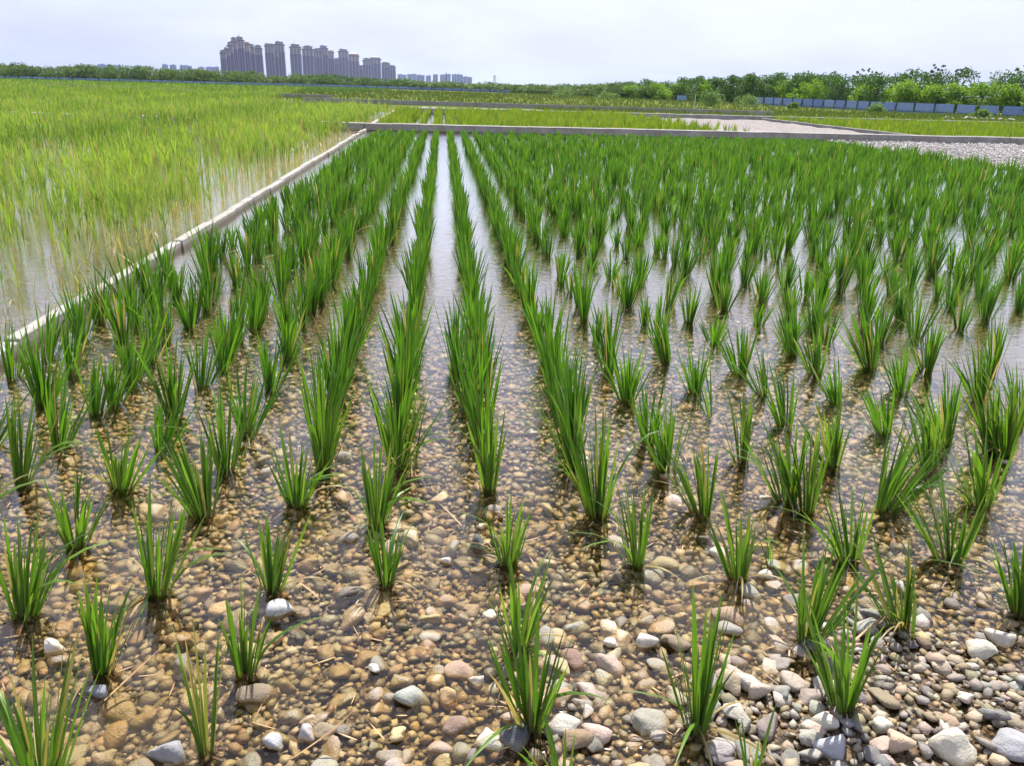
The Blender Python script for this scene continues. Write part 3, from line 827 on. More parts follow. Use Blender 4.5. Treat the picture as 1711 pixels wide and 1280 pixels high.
# ------------------------------------------------------------------ yellow reeds beyond the long kerb
def reeds(name, pts, hmean, nleaf, segs, wmul, seed, label, tall=0.0):
    r = np.random.default_rng(seed)
    pts = np.asarray(pts); n = len(pts)
    h = np.clip(r.normal(hmean, 0.14, n), 0.5, 1.5)
    wm = wmul(pts[:, 1]) if callable(wmul) else np.full(n, wmul)
    az = r.uniform(0, 6.283, n); lean = np.abs(r.normal(0.05, 0.06, n))
    root = np.stack([pts[:, 0], pts[:, 1], np.full(n, -0.04)], 1)
    v1, f1, t1, b1 = blades(root, az, lean, h * 0.80, r.uniform(0, 0.1, n), 0.011 * wm, segs=2)
    # brown lower half: t of the stem stretched so that only the top turns green
    s1 = np.clip(t1 * 0.34, 0, 1)
    V, F, T, BI, off = [v1], [f1], [s1], [b1], len(v1)
    for k in range(nleaf):
        hh = h * r.uniform(0.40, 0.76, n)
        rt = root + np.stack([np.cos(az) * np.sin(lean) * hh, np.sin(az) * np.sin(lean) * hh, np.cos(lean) * hh], 1)
        v, f, t, b = blades(rt, r.uniform(0, 6.283, n), r.uniform(0.05, 0.36, n), h * r.uniform(0.26, 0.48, n), r.uniform(0.0, 0.5, n), r.uniform(0.009, 0.016, n) * wm, segs=segs, twist=r.uniform(-0.8, 0.8, n))
        V.append(v); F.append(f + off); T.append(0.2 + 0.8 * t); BI.append(b); off += len(v)
    pat = 0.5 + 0.28 * np.sin(pts[:, 0] * 0.55 + 0.6 * np.sin(pts[:, 1] * 0.31)) + 0.2 * np.sin(pts[:, 1] * 0.43 + pts[:, 0] * 0.23)
    br = np.clip(pat + r.uniform(-0.35, 0.35, n), 0, 1)
    bd = (r.uniform(0, 1, n) < 0.12) * r.uniform(0.4, 1.0, n)
    BI = np.concatenate(BI)
    o = obj(name, mesh_np(name, np.concatenate(V), np.concatenate(F), {"bt": np.concatenate(T), "br": br[BI], "bd": bd[BI]}), M_REED)
    return tag(o, label, "reeds", kind="stuff")

r = np.random.default_rng(31)
pts = []
for _ in range(60000):
    y = 7.5 + 46 * r.uniform() ** 0.75
    x = -5.15 - (0.55 * y + 1.5) * r.uniform()
    if x < -0.53 * y - 2.0: continue
    # rows run away from the viewer; thinner near the kerb and near the viewer
    row = math.cos((x + 5.2) * 2 * math.pi / 0.85)
    dens = 0.5 + 0.5 * row
    clear = 0.62 * smoothstep((-x - 5.1) / 0.7) + 0.38 * smoothstep((-x - 5.6) / 1.8)
    near = 0.55 + 0.45 * smoothstep((y - 9.5) / 6)
    if x < -5.6 and y < 14: near = max(near, 0.85)
    patch = 0.5 + 0.5 * math.sin(x * 1.1 + 1.6 * math.sin(y * 0.45))
    if r.uniform() < dens * (0.15 + 0.85 * clear) * near * (0.22 + 0.78 * patch):
        pts.append((x, y))
pts = np.array(pts)
pts = pts + np.where(pts[:, 1:2] < 26, 1, 0) * (np.round(pts / 0.42) * 0.42 - pts) * 0.62
nr = pts[:, 1] < 20
reeds("reed_bed", pts[nr], 0.92, 6, 4, 1.15, 71, "tall thin yellow green reeds with brown stems standing in near water")
reeds("reed_bed", pts[~nr][:: 2], 1.02, 4, 3, lambda y: 1.15 + 0.030 * y, 72, "yellow green reeds filling the middle of the big plot")
pts = []
for _ in range(30000):
    y = 60 * (250 / 60.0) ** r.uniform()
    if r.uniform() < 0.10: y = r.uniform(54.8, 60)
    x = -5.2 - (0.56 * y - 2) * r.uniform()
    if y < 53.9 + 0.182 * (-5 - x) + 0.9: continue
    if y > 86 and x > -19 - 0.12 * (y - 86): continue
    if y > 152 and r.uniform() < 0.5: continue
    if r.uniform() < 0.80: pts.append((x, y))
pts = np.array(pts)
reeds("reed_bed", pts, 1.05, 3, 2, lambda y: 1.1 + 0.030 * y, 73, "bright yellow green reeds stretching to the far tree line")
# fallen brown stubble in the water by the kerb
n = 900
yy = 9 + 44 * r.uniform(0, 1, n); xx = -5.1 - np.abs(r.normal(0, 1.1, n))
v, f, t, bi = blades(np.stack([xx, yy, np.full(n, 0.0)], 1), r.uniform(0, 6.28, n), r.uniform(0.1, 1.5, n), r.uniform(0.15, 0.6, n), r.uniform(0, 0.4, n), r.uniform(0.012, 0.03, n), segs=2)
tag(obj("stubble", mesh_np("stubble", v, f, {"bt": t, "br": r.uniform(0, 1, n)[bi], "bd": np.ones(n)[bi]}), M_REED), "brown broken stubble in the water along the long kerb", "stubble", kind="stuff")

# ------------------------------------------------------------------ plots beyond the long wall
def rand_field(n, x0, x1, y0, y1, h, s, seed, cond=None):
    r = np.random.default_rng(seed); out = []
    for _ in range(n):
        x, y = r.uniform(x0, x1), r.uniform(y0, y1)
        if not (-0.56 * y - 4 < x < 0.74 * y + 4): continue
        if cond and not cond(x, y, r): continue
        out.append((x, y, float(np.clip(r.normal(h, 0.12), 0.2, 1.4)), s))
    return out
lane = lambda x, y, r: not (abs(x + 1.9) < 0.33 or abs(x + 0.95) < 0.33 or abs(x - 0.05) < 0.22 or abs(x - 1.0) < 0.12) 
f2 = rand_field(2600, -4.4, 21.5, 55.0, 85.6, 0.85, 0.6, 81, lambda x, y, r: lane(x, y, r) and (x < 15 or r.uniform() < (21.5 - x) / 6.5))
field_mass("plant_plot", f2, M_PADDY2, "light green plants in the plot just behind the long grey wall", "plants", 82, 3, 10, lambda y: 1.5 + 0.035 * y)
f3 = rand_field(3000, 33.9, 66, 55.0, 85.6, 0.75, 0.6, 83)
field_mass("plant_plot", f3, M_PADDY2, "bright green strip of plants outside the pale gravel plot", "plants", 84, 3, 9, lambda y: 1.5 + 0.035 * y)
f4 = rand_field(6000, 12, 130, 86.9, 128, 0.60, 0.30, 85)
field_mass("grass", f4, M_MEADOW, "yellowish grass between the second wall and the blue fence", "grass", 86, 3, 6, lambda y: 1.4 + 0.022 * y, 0.0)
f5 = rand_field(12000, -60, 130, 106, 270, 0.70, 0.30, 87, lambda x, y, r: (x > 18 or y > 119 - 0.2 * x) and x < 95 - 0.1 * (y - 110))
field_mass("grass", f5, M_MEADOW, "pale green meadow grass running back to the far trees", "grass", 88, 2, 5, lambda y: 1.5 + 0.024 * y, 0.0)
f6 = rand_field(5000, -190, -20, 200, 335, 0.75, 0.32, 89)
field_mass("grass", f6, M_WEED, "dull green grass before the far fence and tree line", "grass", 90, 2, 5, lambda y: 1.5 + 0.024 * y, 0.0)

# ------------------------------------------------------------------ debris lying in the shallow water
def stalk(name, x, y, yaw, length, lab, bend=0.1, w=0.012, z=0.02, tilt=1.45):
    v, f, t, bi = blades(np.zeros((1, 3)), np.array([0.0]), np.array([tilt]), np.array([length]), np.array([bend]), np.array([w]), segs=8, fold=True)
    me = mesh_np(name, v, f)
    return tag(obj(name, me, M_STALK, None, (x, y, z), (0, 0, yaw)), lab, "dead stalk", "dead stalks lying on the gravel")
stalk("dry_stalk", -1.72, 3.35, 0.9, 0.36, "reddish dry stalk lying over gravel beside the blue grey stone", 0.05, 0.014, 0.03, 1.25)
stalk("dry_stalk", -2.35, 3.25, -0.4, 0.40, "pale straw lying at the outer edge of brown water", 0.2, 0.010)
stalk("dry_stalk", -0.92, 4.35, -0.9, 0.26, "bent pinkish stalk beside the pale grey flat slab", 0.3, 0.012)
stalk("dry_stalk", 0.32, 3.28, -1.35, 0.30, "tan stalk leaning over the dark striped stone", 0.2, 0.013, 0.05, 1.3)
stalk("dry_stalk", -0.72, 2.92, 0.4, 0.42, "long pale straw arching over stones at the bottom edge", -0.5, 0.010, 0.03, 1.2)
stalk("dry_stalk", 0.12, 4.98, 2.2, 0.30, "orange tan stalk beside the cream angular stone", 0.2, 0.012, 0.03, 1.3)
stalk("dry_stalk", 2.35, 3.60, 0.5, 0.34, "brown dead leaf lying under the leaning clump", 0.1, 0.018, 0.04, 1.35)
stalk("dry_stalk", 2.98, 3.30, -0.6, 0.50, "dark wet stick half sunk in the dry corner gravel", 0.0, 0.020, 0.0, 1.52)
stalk("dry_stalk", -0.55, 5.75, 0.2, 0.42, "dark red dead blade reaching over open water", -0.2, 0.016, 0.05, 0.95)

r = np.random.default_rng(91)
n = 1500
fx, fy = r.uniform(-4.6, 9, n), 3.0 + 12 * r.uniform(0, 1, n) ** 1.3
near_row = np.array([min(abs(x - X) for X in ROWX) for x in fx]) < 0.22
ok = (near_row | (r.uniform(0, 1, n) < 0.3)) & (np.abs(fx - 0.08 * fy) < 0.62 * fy + 0.4)
fx, fy = fx[ok], fy[ok]; n = len(fx)
v, f, t, bi = blades(np.stack([fx, fy, np.full(n, 0.004)], 1), r.uniform(0, 6.28, n), r.uniform(1.35, 1.56, n), r.uniform(0.02, 0.16, n) * (1 + (r.uniform(0, 1, n) > 0.93)), r.uniform(-0.2, 0.1, n), r.uniform(0.004, 0.011, n), segs=3)
tag(obj("plant_litter", mesh_np("plant_litter", v, f), M_STALK), "bits of dry leaf floating on the water around the clumps", "litter", kind="stuff")

# ------------------------------------------------------------------ yellow flowering weed and small posts
def flower_plant(x, y):
    root = tag(empty("flowering_weed", (x, y, 0.0)), "yellow flowering weed at the edge of the pale gravel", "plant")
    r = np.random.default_rng(3)
    n = 26
    v, f, t, bi = blades(np.stack([r.normal(0, .1, n), r.normal(0, .1, n), np.zeros(n)], 1), r.uniform(0, 6.28, n), r.uniform(0.05, 0.5, n), r.uniform(0.3, 0.7, n), r.uniform(0, .3, n), np.full(n, 0.03), segs=3)
    tag(obj("foliage", mesh_np("foliage", v, f, {"bt": t, "br": np.ones(len(t)) * .7, "bd": np.zeros(len(t))}), M_WEED, root), kind="stuff")
    my = simple("yellow_petal", C4(0.80, 0.72, 0.03), 0.5)
    for k in range(16):
        mb = MB(); c = np.array([r.normal(0, .16), r.normal(0, .16), r.uniform(0.55, 0.85)])
        for j in range(5):
            a = j * 1.2566
            mb.add(np.array([[0, 0, 0], [0.05 * math.cos(a - .5), 0.05 * math.sin(a - .5), .02], [0.09 * math.cos(a), 0.09 * math.sin(a), .03], [0.05 * math.cos(a + .5), 0.05 * math.sin(a + .5), .02]]) + c, [[0, 1, 2, 3]])
        obj("flower", mb.mesh("flower"), my, root)
flower_plant(25.6, 33.2)
M_POST = simple("pale_post", C4(0.55, 0.55, 0.55), 0.6)
M_STEEL = simple("steel", C4(0.30, 0.31, 0.33), 0.5)
po = tag(empty("post", (36.9, 121.5, 0.0)), "thin pale post standing alone in the grass before the round shrubs", "post")
obj("pole", MB().lathe([(0.05, 0), (0.05, 2.3), (0.0, 2.32)], 8).mesh("pole"), M_POST, po)
obj("post_cap", MB().box(0, 0, 2.36, 0.16, 0.16, 0.06).mesh("post_cap"), M_POST, po)

# ------------------------------------------------------------------ blue hoarding fence
def fence_blue():
    m = Mat("blue_sheet")
    p = m.objc()
    r = m.n("ShaderNodeObjectInfo").outputs["Random"]
    col = m.mix(r, C4(0.13, 0.21, 0.45), C4(0.22, 0.30, 0.52))
    col = m.mix(m.rng(m.noise(p, 1.2, 6.0, 0.6), 0.45, 0.75, 0.0, 0.5), col, C4(0.36, 0.40, 0.48))
    return m.done(m.principled(col, 0.5, None, 0.4))
M_BLUE = fence_blue()
M_DARK = simple("dark_steel", C4(0.025, 0.03, 0.06), 0.6)
M_RAIL = simple("blue_rail", C4(0.03, 0.05, 0.14), 0.6)

def fence(name, path, label, pw, h, z0=0.0, tiltmax=0.05, skip=None):
    root = tag(empty(name, (path[0][0], path[0][1], z0)), label, "fence")
    o0 = Vector((path[0][0], path[0][1], z0))
    mb = MB()                                             # one corrugated sheet
    nx = 14; xs = np.linspace(-pw / 2 + 0.02, pw / 2 - 0.02, nx * 2 + 1)
    dz = np.where(np.arange(nx * 2 + 1) % 4 < 2, 0.018, -0.018)
    v = np.concatenate([np.stack([xs, dz, np.full(len(xs), 0.12)], 1), np.stack([xs, dz, np.full(len(xs), h)], 1), np.stack([xs, dz + 0.006, np.full(len(xs), h)], 1), np.stack([xs, dz + 0.006, np.full(len(xs), 0.12)], 1)])
    m_ = len(xs); f = []
    for a in range(3):
        for i in range(m_ - 1): f.append([a * m_ + i, a * m_ + i + 1, (a + 1) * m_ + i + 1, (a + 1) * m_ + i])
    panel = mesh_np("panel", v, np.array(f), smooth=False)
    post = MB().box(0, -0.06, h / 2 - 0.05, 0.10, 0.08, h + 0.25).mesh("post")
    brace = MB().bar((0.0, -0.1, h * 0.8), (0.0, -1.0, 0.0), 0.05).mesh("brace")
    rail = MB().box(0, -0.035, 0.42, pw, 0.05, 0.09).mesh("rail")
    d = 0.0; k = 0
    for (a, b) in zip(path[:-1], path[1:]):
        A, B = Vector((*a, 0)), Vector((*b, 0)); dv = B - A; n = max(1, int(dv.length / pw)); step = dv / n
        yaw = math.atan2(dv.y, dv.x)
        for i in range(n):
            c = A + step * (i + 0.5)
            loc = Vector((c.x, c.y, 0)) - Vector((o0.x, o0.y, 0))
            tl = random.uniform(-tiltmax, tiltmax)
            obj("panel", panel, M_BLUE, root, loc, (tl, 0, yaw))
            obj("rail", rail, M_RAIL, root, loc, (tl, 0, yaw))
            e = A + step * i; le = Vector((e.x, e.y, 0)) - Vector((o0.x, o0.y, 0))
            obj("post", post, M_DARK, root, le, (tl, random.uniform(-.12, .12), yaw))
            if k % 2 == 0: obj("brace", brace, M_DARK, root, le, (0, 0, yaw + random.uniform(0.15, 0.4)))
            k += 1
    return root
RF = [(97.5, 95.0), (89.1, 122.3), (83.8, 132.0), (77.5, 139.0), (74.0, 154.4), (67.0, 182.0)]
RF = [(x, y) for x, y in reversed(RF)]
fence("blue_fence", RF, "blue sheet metal hoarding with dark posts below the bright green trees", 3.0, 1.75, 0.0, 0.03)
fence("blue_fence", [(56.0, 203.0), (59.5, 199.5)], "single pale blue fence panel showing beside the round shrubs", 2.6, 1.5)
LF = [(-230, 350), (-169, 345), (-136, 350), (-92, 338), (-60, 352), (-30, 336), (0, 325), (24, 303)]
fence("blue_fence", LF, "far blue hoarding running below the distant tree line", 4.2, 1.0, 0.0, 0.02)

# ------------------------------------------------------------------ trees
def tree_leaf(name, a, b, transl=0.3):
    m = Mat(name)
    r = m.attr("br")
    oi = m.n("ShaderNodeObjectInfo").outputs["Random"]
    col = m.mix(r, a, b)
    col = m.mix(m.rng(oi, 0, 1, 0, 0.30), col, m.mix(1.0, col, C4(0.62, 0.72, 0.8), "MULTIPLY"))
    bs = m.principled(col, 0.55, None, 0.25)
    tr = m.n("ShaderNodeBsdfTranslucent", {"Color": m.mix(1.0, col, C4(1.25, 1.2, 0.6), "MULTIPLY")}).outputs[0]
    mx = m.n("ShaderNodeMixShader", {0: transl}); m.set(mx, 1, bs); m.set(mx, 2, tr)
    return m.done(mx.outputs[0])
M_LIME = tree_leaf("lime_leaf", C4(0.10, 0.22, 0.012), C4(0.26, 0.42, 0.025), 0.36)
M_GREENL = tree_leaf("green_leaf", C4(0.035, 0.10, 0.015), C4(0.10, 0.19, 0.03))
M_DARKL = tree_leaf("dark_leaf", C4(0.045, 0.085, 0.03), C4(0.10, 0.15, 0.055))
M_FARL = tree_leaf("far_leaf", C4(0.06, 0.125, 0.025), C4(0.17, 0.26, 0.055))
M_SHRUB = tree_leaf("shrub_leaf", C4(0.09, 0.18, 0.05), C4(0.20, 0.31, 0.08))

def crown_mesh(seed, w, h, z0, nb, nl, leaf, open_=0.0, flat=0.55):
    """leaf cards grouped in sprays within an uneven crown"""
    r = np.random.default_rng(seed)
    cen, rad = [], []
    for _ in range(nb):
        a = r.uniform(0, 6.283); q = math.sqrt(r.uniform()); t = r.uniform()
        rr = w / 2 * q * (1.0 - flat * t ** 2) * (0.6 + 0.4 * min(1, t * 3))
        cen.append((rr * math.cos(a), rr * math.sin(a), z0 + h * t)); rad.append(r.uniform(0.14, 0.27) * min(w, 6.0) * (1 - open_ * 0.4) * (0.62 if nb > 40 else 1.0))
    cen = np.array(cen); rad = np.array(rad)
    bi = r.integers(0, nb, nl)
    d = r.normal(size=(nl, 3)); d /= np.linalg.norm(d, axis=1)[:, None]
    c = cen[bi] + d * (rad[bi] * r.uniform(0.35, 1.05, nl) ** 0.6)[:, None] * np.array([1, 1, 0.72])
    c[:, 2] = np.maximum(c[:, 2], z0 * 0.5)
    u = r.normal(size=(nl, 3)) + d * 0.3; u /= np.linalg.norm(u, axis=1)[:, None]
    w_ = np.cross(u, r.normal(size=(nl, 3))); w_ /= np.linalg.norm(w_, axis=1)[:, None]
    s = leaf * r.uniform(0.6, 1.35, nl)[:, None]
    n_ = np.cross(u, w_)
    v = np.stack([c - u * s, c + w_ * s * 0.45 + n_ * s * 0.12, c + u * s, c - w_ * s * 0.45 + n_ * s * 0.12], 1).reshape(-1, 3)
    f = np.arange(nl * 4).reshape(-1, 4)
    br = np.clip(r.uniform(0, 1, nb)[bi] * 0.5 + r.uniform(0, 0.6, nl), 0, 1)
    return mesh_np("crown", v, f, {"br": np.repeat(br, 4)}, smooth=False), cen

def trunk_mesh(seed, h, cen, r0):
    r = np.random.default_rng(seed)
    mb = MB()
    def limb(p, q, ra, rb, n=5):
        p, q = np.array(p, float), np.array(q, float); d = q - p
        a = np.cross(d, [0.3, 0.9, 0.1]); a /= np.linalg.norm(a); b = np.cross(d, a); b /= np.linalg.norm(b)
        an = np.arange(n) / n * 6.283
        ring = lambda c, rr: np.stack([c + rr * (math.cos(x) * a + math.sin(x) * b) for x in an])
        mb.add(np.concatenate([ring(p, ra), ring(q, rb)]), [[i, (i + 1) % n, n + (i + 1) % n, n + i] for i in range(n)])
    k1 = np.array([r.normal(0, .1), r.normal(0, .1), h * 0.45]); k2 = k1 + np.array([r.normal(0, .15), r.normal(0, .15), h * 0.4])
    limb((0, 0, -0.3), k1, r0, r0 * 0.75); limb(k1, k2, r0 * 0.75, r0 * 0.35)
    for c in cen[:: max(1, len(cen) // 9)]:
        limb(k1 + (k2 - k1) * r.uniform(0, 0.8), c, r0 * 0.4, r0 * 0.1, 4)
    return mb.mesh("trunk", True)

def tree_kind(base, n, w, h, z0, nb, nl, leaf, r0, mat, open_=0.0):
    out = []
    for k in range(n):
        cm, cen = crown_mesh(base + k, w * random.uniform(0.9, 1.1), h, z0, nb, nl, leaf, open_, 0.22 if nb > 50 else 0.55)
        cm.materials.append(mat)
        tm = trunk_mesh(base + k, z0 + h * 0.8, cen, r0); tm.materials.append(M_BARK)
        out.append((cm, tm))
    return out
T_LIME = tree_kind(1100, 5, 6.0, 4.9, 0.9, 30, 1800, 0.24, 0.11, M_LIME)
T_GREEN = tree_kind(1200, 5, 5.6, 5.2, 0.8, 30, 1800, 0.22, 0.11, M_GREENL)
T_SPARSE = tree_kind(1300, 4, 4.6, 5.6, 3.0, 46, 900, 0.20, 0.10, M_DARKL, 1.6)
T_FAR = tree_kind(1400, 6, 9.0, 4.2, 0.2, 64, 1700, 0.24, 0.10, M_FARL)
T_FARD = tree_kind(1500, 4, 8.4, 4.4, 0.2, 64, 1700, 0.24, 0.10, M_GREENL)

def plant_tree(kinds, x, y, hscale, wscale, label, group, name="tree"):
    cm, tm = random.choice(kinds)
    root = tag(empty(name, (x, y, 0.0), random.uniform(0, 6.28)), label, "tree", group)
    root.scale = (wscale, wscale, hscale)
    for nm, me in (("crown", cm), ("trunk", tm)):
        o = bpy.data.objects.new(nm, me); COL.objects.link(o); o.parent = root
    return root

# tree line control points: along the fence, (x, y, height of the tree tops)
TL = [(-188, 352, 4.8), (-169, 345, 5.1), (-136, 352, 5.8), (-92.6, 340, 5.0), (-72, 356, 4.9), (-44.7, 352, 4.1), (-23, 335, 3.6), (0, 325, 3.3), (23.4, 303, 3.1), (38.5, 271, 3.0), (43.7, 238, 4.0),
      (52, 216, 4.9), (59.7, 203, 5.7), (67.2, 183, 6.3), (74.8, 155, 6.3), (78.5, 139, 6.5), (84.5, 131, 6.8), (89.7, 122, 7.6), (98, 95, 7.8)]
seg = [0.0]
for a, b in zip(TL[:-1], TL[1:]): seg.append(seg[-1] + math.hypot(b[0] - a[0], b[1] - a[1]))
def along(s):
    k = max(i for i in range(len(seg)) if seg[i] <= s + 1e-9); k = min(k, len(TL) - 2)
    t = (s - seg[k]) / (seg[k + 1] - seg[k]); a, b = TL[k], TL[k + 1]
    d = math.hypot(b[0] - a[0], b[1] - a[1]); nx, ny = -(b[1] - a[1]) / d, (b[0] - a[0]) / d
    return a[0] + (b[0] - a[0]) * t, a[1] + (b[1] - a[1]) * t, a[2] + (b[2] - a[2]) * t, nx, ny
G_FAR, G_MID, G_LIME, G_BACK = "young trees of the far tree line", "green trees where the tree line comes nearer", "bright green trees behind the blue fence", "dark trees rising behind the bright green ones"
random.seed(21)
s = 0.0; ntree = 0
tcount = {}
def nth(key):
    tcount[key] = tcount.get(key, 0) + 1
    return ORD[tcount[key] - 1]
def under(x, y):
    q = x / y
    for lim, nm in ((-0.40, "at the outer end"), (-0.254, "before the first tower cluster"), (-0.205, "below the first tower cluster"), (-0.182, "below the middle pair of towers"), (-0.160, "below the lone dark tower"),
                    (-0.118, "below the long third tower cluster"), (-0.088, "below the round topped fourth cluster"), (-0.05, "below the last tower group"), (0.034, "below the low blue blocks"), (9, "past the low blue blocks")):
        if q < lim: return nm
while s < seg[-1] - 0.5:
    x, y, h, nx, ny = along(s)
    if s < seg[10]:                                       # far line, two staggered rows
        for rowk, off in ((0, 4.0), (1, 9.0)):
            if rowk == 1 and random.random() < 0.12: continue
            hh = h * random.uniform(0.78, 1.10) / 4.6
            dark = random.random() < 0.3
            plant_tree(T_FARD if dark else T_FAR, x + nx * off + random.uniform(-1, 1), y + ny * off + random.uniform(-1, 1), hh * (1.04 if rowk else 0.96), random.uniform(0.9, 1.2),
                       f"{'dark' if dark else 'green'} young tree, {nth((dark, rowk, under(x, y)))} of the {'back' if rowk else 'front'} row {under(x, y)}", G_FAR); ntree += 1
        s += random.uniform(3.1, 4.3)
    else:
        limeness = smoothstep((s - seg[13]) / 25.0)
        for rowk, off in ((0, 3.5), (1, 8.0), (2, 13.0)):
            if rowk == 2 and random.random() < 0.3: continue
            jx, jy = random.uniform(-1.2, 1.2), random.uniform(-1.2, 1.2)
            if rowk == 0 and random.random() < 0.25 + 0.55 * limeness:
                plant_tree(T_LIME, x + nx * off + jx, y + ny * off + jy, h * 0.82 * random.uniform(0.8, 1.0) / 5.9, random.uniform(0.8, 1.05), f"lime green bushy tree, {nth('lime')} along the blue fence from the round shrubs", G_LIME)
            elif rowk == 2 and limeness > 0.5:
                plant_tree(T_SPARSE, x + nx * off + jx, y + ny * off + jy, h * random.uniform(0.92, 1.16) / 8.9 * 1.12, random.uniform(0.85, 1.1), f"tall sparse dark tree, {nth('sparse')} of those rising behind the lime green trees", G_BACK)
            else:
                plant_tree(T_GREEN, x + nx * off + jx, y + ny * off + jy, h * random.uniform(0.86, 1.02) * (1.0 + 0.03 * rowk) / 6.0, random.uniform(0.8, 1.1),
                           f"dark leafy tree, {nth(('mid', rowk))} of the {('front', 'middle', 'back')[rowk]} row beyond the meadow" if limeness < 0.5 else f"dark green tree, {nth(('dk', rowk))} of the {('front', 'middle', 'back')[rowk]} row among lime green trees", G_MID if limeness < 0.5 else G_BACK)
            ntree += 1
        s += random.uniform(3.0, 4.2)

# shrubs and weeds before the fence
def shrub(x, y, w, h, label, seed):
    cm, cen = crown_mesh(seed, w, h * 0.8, h * 0.12, 16, 900, 0.20)
    cm.materials.append(M_SHRUB)
    root = tag(empty("shrub", (x, y, 0.0)), label, "shrub", "shrubs before the tree belt")
    obj("crown", cm, None, root)
    tm = trunk_mesh(seed, h * 0.6, cen, 0.05); tm.materials.append(M_BARK)
    obj("trunk", tm, None, root)
shrub(49.5, 152.0, 4.8, 2.6, "taller round pale green shrub of the pair before the dark trees", 1601)
shrub(58.0, 157.0, 5.6, 1.9, "lower wide pale green shrub where the blue fence begins", 1602)
shrub(70.5, 131.5, 3.0, 1.5, "bright weedy bush halfway along the blue fence", 1603)
shrub(77.0, 115.0, 2.6, 1.2, "low bright bush before the near end of the blue fence", 1604)
shrub(31.0, 215.0, 7.0, 2.2, "wide dull green bush in the far meadow", 1605)
shrub(40.0, 205.0, 6.0, 1.8, "small grey green bush beside the wide far one", 1606)
shrub(64.0, 150.0, 2.2, 1.2, "small green bush at the foot of the first fence panels", 1607)
# pale rubble heap by the fence
r = np.random.default_rng(44)
root = tag(empty("rubble_heap", (72.6, 108.0, 0.0)), "pale broken stones heaped before the blue fence", "rubble")
for k in range(26):
    s_ = r.uniform(0.18, 0.45)
    o = obj("rubble_stone", HI_ME[int(r.integers(0, NSH))], None, root, (r.normal(0, 2.6), r.normal(0, 1.0), 0.12 + s_ * 0.3), (r.uniform(-.5, .5), r.uniform(-.5, .5), r.uniform(0, 6)), float(s_))
    g_ = r.uniform(0.42, 0.6); o.color = (g_, g_ * 0.95, g_ * 0.88, 1)

# ------------------------------------------------------------------ distant towers
def tower_mat(name, a, b):
    m = Mat(name)
    p = m.objc()
    oi = m.n("ShaderNodeObjectInfo").outputs["Random"]
    col = m.mix(m.rng(oi, 0, 1), a, b)
    z = m.n("ShaderNodeSeparateXYZ", {0: p}).outputs[2]
    fl = m.math("FRACT", m.math("MULTIPLY", z, 0.3125))                  # storeys of 3.2 m
    col = m.mix(m.rng(fl, 0.55, 0.6, 0.0, 0.35), col, m.mix(1.0, col, C4(0.45, 0.45, 0.55), "MULTIPLY"))
    return m.done(m.principled(col, 0.7, None, 0.3))
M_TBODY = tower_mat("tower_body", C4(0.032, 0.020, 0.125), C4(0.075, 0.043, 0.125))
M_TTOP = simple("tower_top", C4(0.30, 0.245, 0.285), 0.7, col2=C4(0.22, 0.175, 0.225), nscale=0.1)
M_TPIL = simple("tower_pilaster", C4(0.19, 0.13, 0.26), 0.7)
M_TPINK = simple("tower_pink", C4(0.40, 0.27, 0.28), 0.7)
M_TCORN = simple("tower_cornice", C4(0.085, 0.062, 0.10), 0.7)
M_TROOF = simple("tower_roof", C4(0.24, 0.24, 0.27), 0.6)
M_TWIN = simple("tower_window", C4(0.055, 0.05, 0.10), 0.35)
TOWERS = [(-498, 2000, 9.4, 59.5, 0),(-497, 2032, 10.9, 67.6, 1),(-495, 2058, 11.1, 79.0, 0),(-494, 2094, 14.1, 91.0, 0),(-492, 2144, 18.8, 97.4, 1),(-488, 2184, 19.1, 88.8, 2),(-485, 2220, 21.0, 82.2, 0),(-477, 2274, 20.0, 81.9, 0),(-466, 2364, 24.0, 94.0, 2),(-462, 2392, 25.9, 79.6, 0),(-454, 2441, 26.5, 101.5, 1),(-431, 2562, 31.4, 100.4, 1),(-410, 2657, 34.4, 97.7, 0),(-390, 2724, 29.8, 93.2, 0),(-377, 2765, 26.5, 106.4, 1),(-360, 2810, 19.2, 94.6, 2),(-347, 2846, 15.6, 69.2, 0),(-333, 2916, 33.0, 102.9, 1),(-307, 2993, 36.2, 91.3, 2),(-285, 3022, 12.5, 54.3, 2),(-270, 3084, 29.8, 77.7, 0),(-246, 3156, 39.2, 86.3, 2),(-213, 3224, 31.2, 70.6, 1),(-195, 3267, 32.8, 59.4, 0)]
TCAP = {0: "flat topped", 1: "dome topped", 2: "hip roofed"}
TWHERE = ["at the near end of the first cluster", "second in the first cluster", "third in the first cluster", "twin topped beside the tallest in the first cluster", "tallest of the first cluster",
          "pinkish, just past the tallest in the first cluster", "stepping down in the first cluster", "ending the first cluster before the gap", "opening the middle pair cluster", "short, in front of the middle pair cluster",
          "tallest in the middle pair cluster", "standing alone between two gaps, very dark", "opening the long third cluster", "broad, second in the third cluster", "highest of the third cluster",
          "after the highest of the third cluster", "low narrow, ending the third cluster", "round topped, opening the fourth cluster", "pink roofed, beside the round topped one", "lowest, squeezed beside the pink roofed one",
          "first in the last broad group", "widest in the last broad group", "second to last of the skyline", "last and lowest, beside the pale blue blocks"]
random.seed(5)
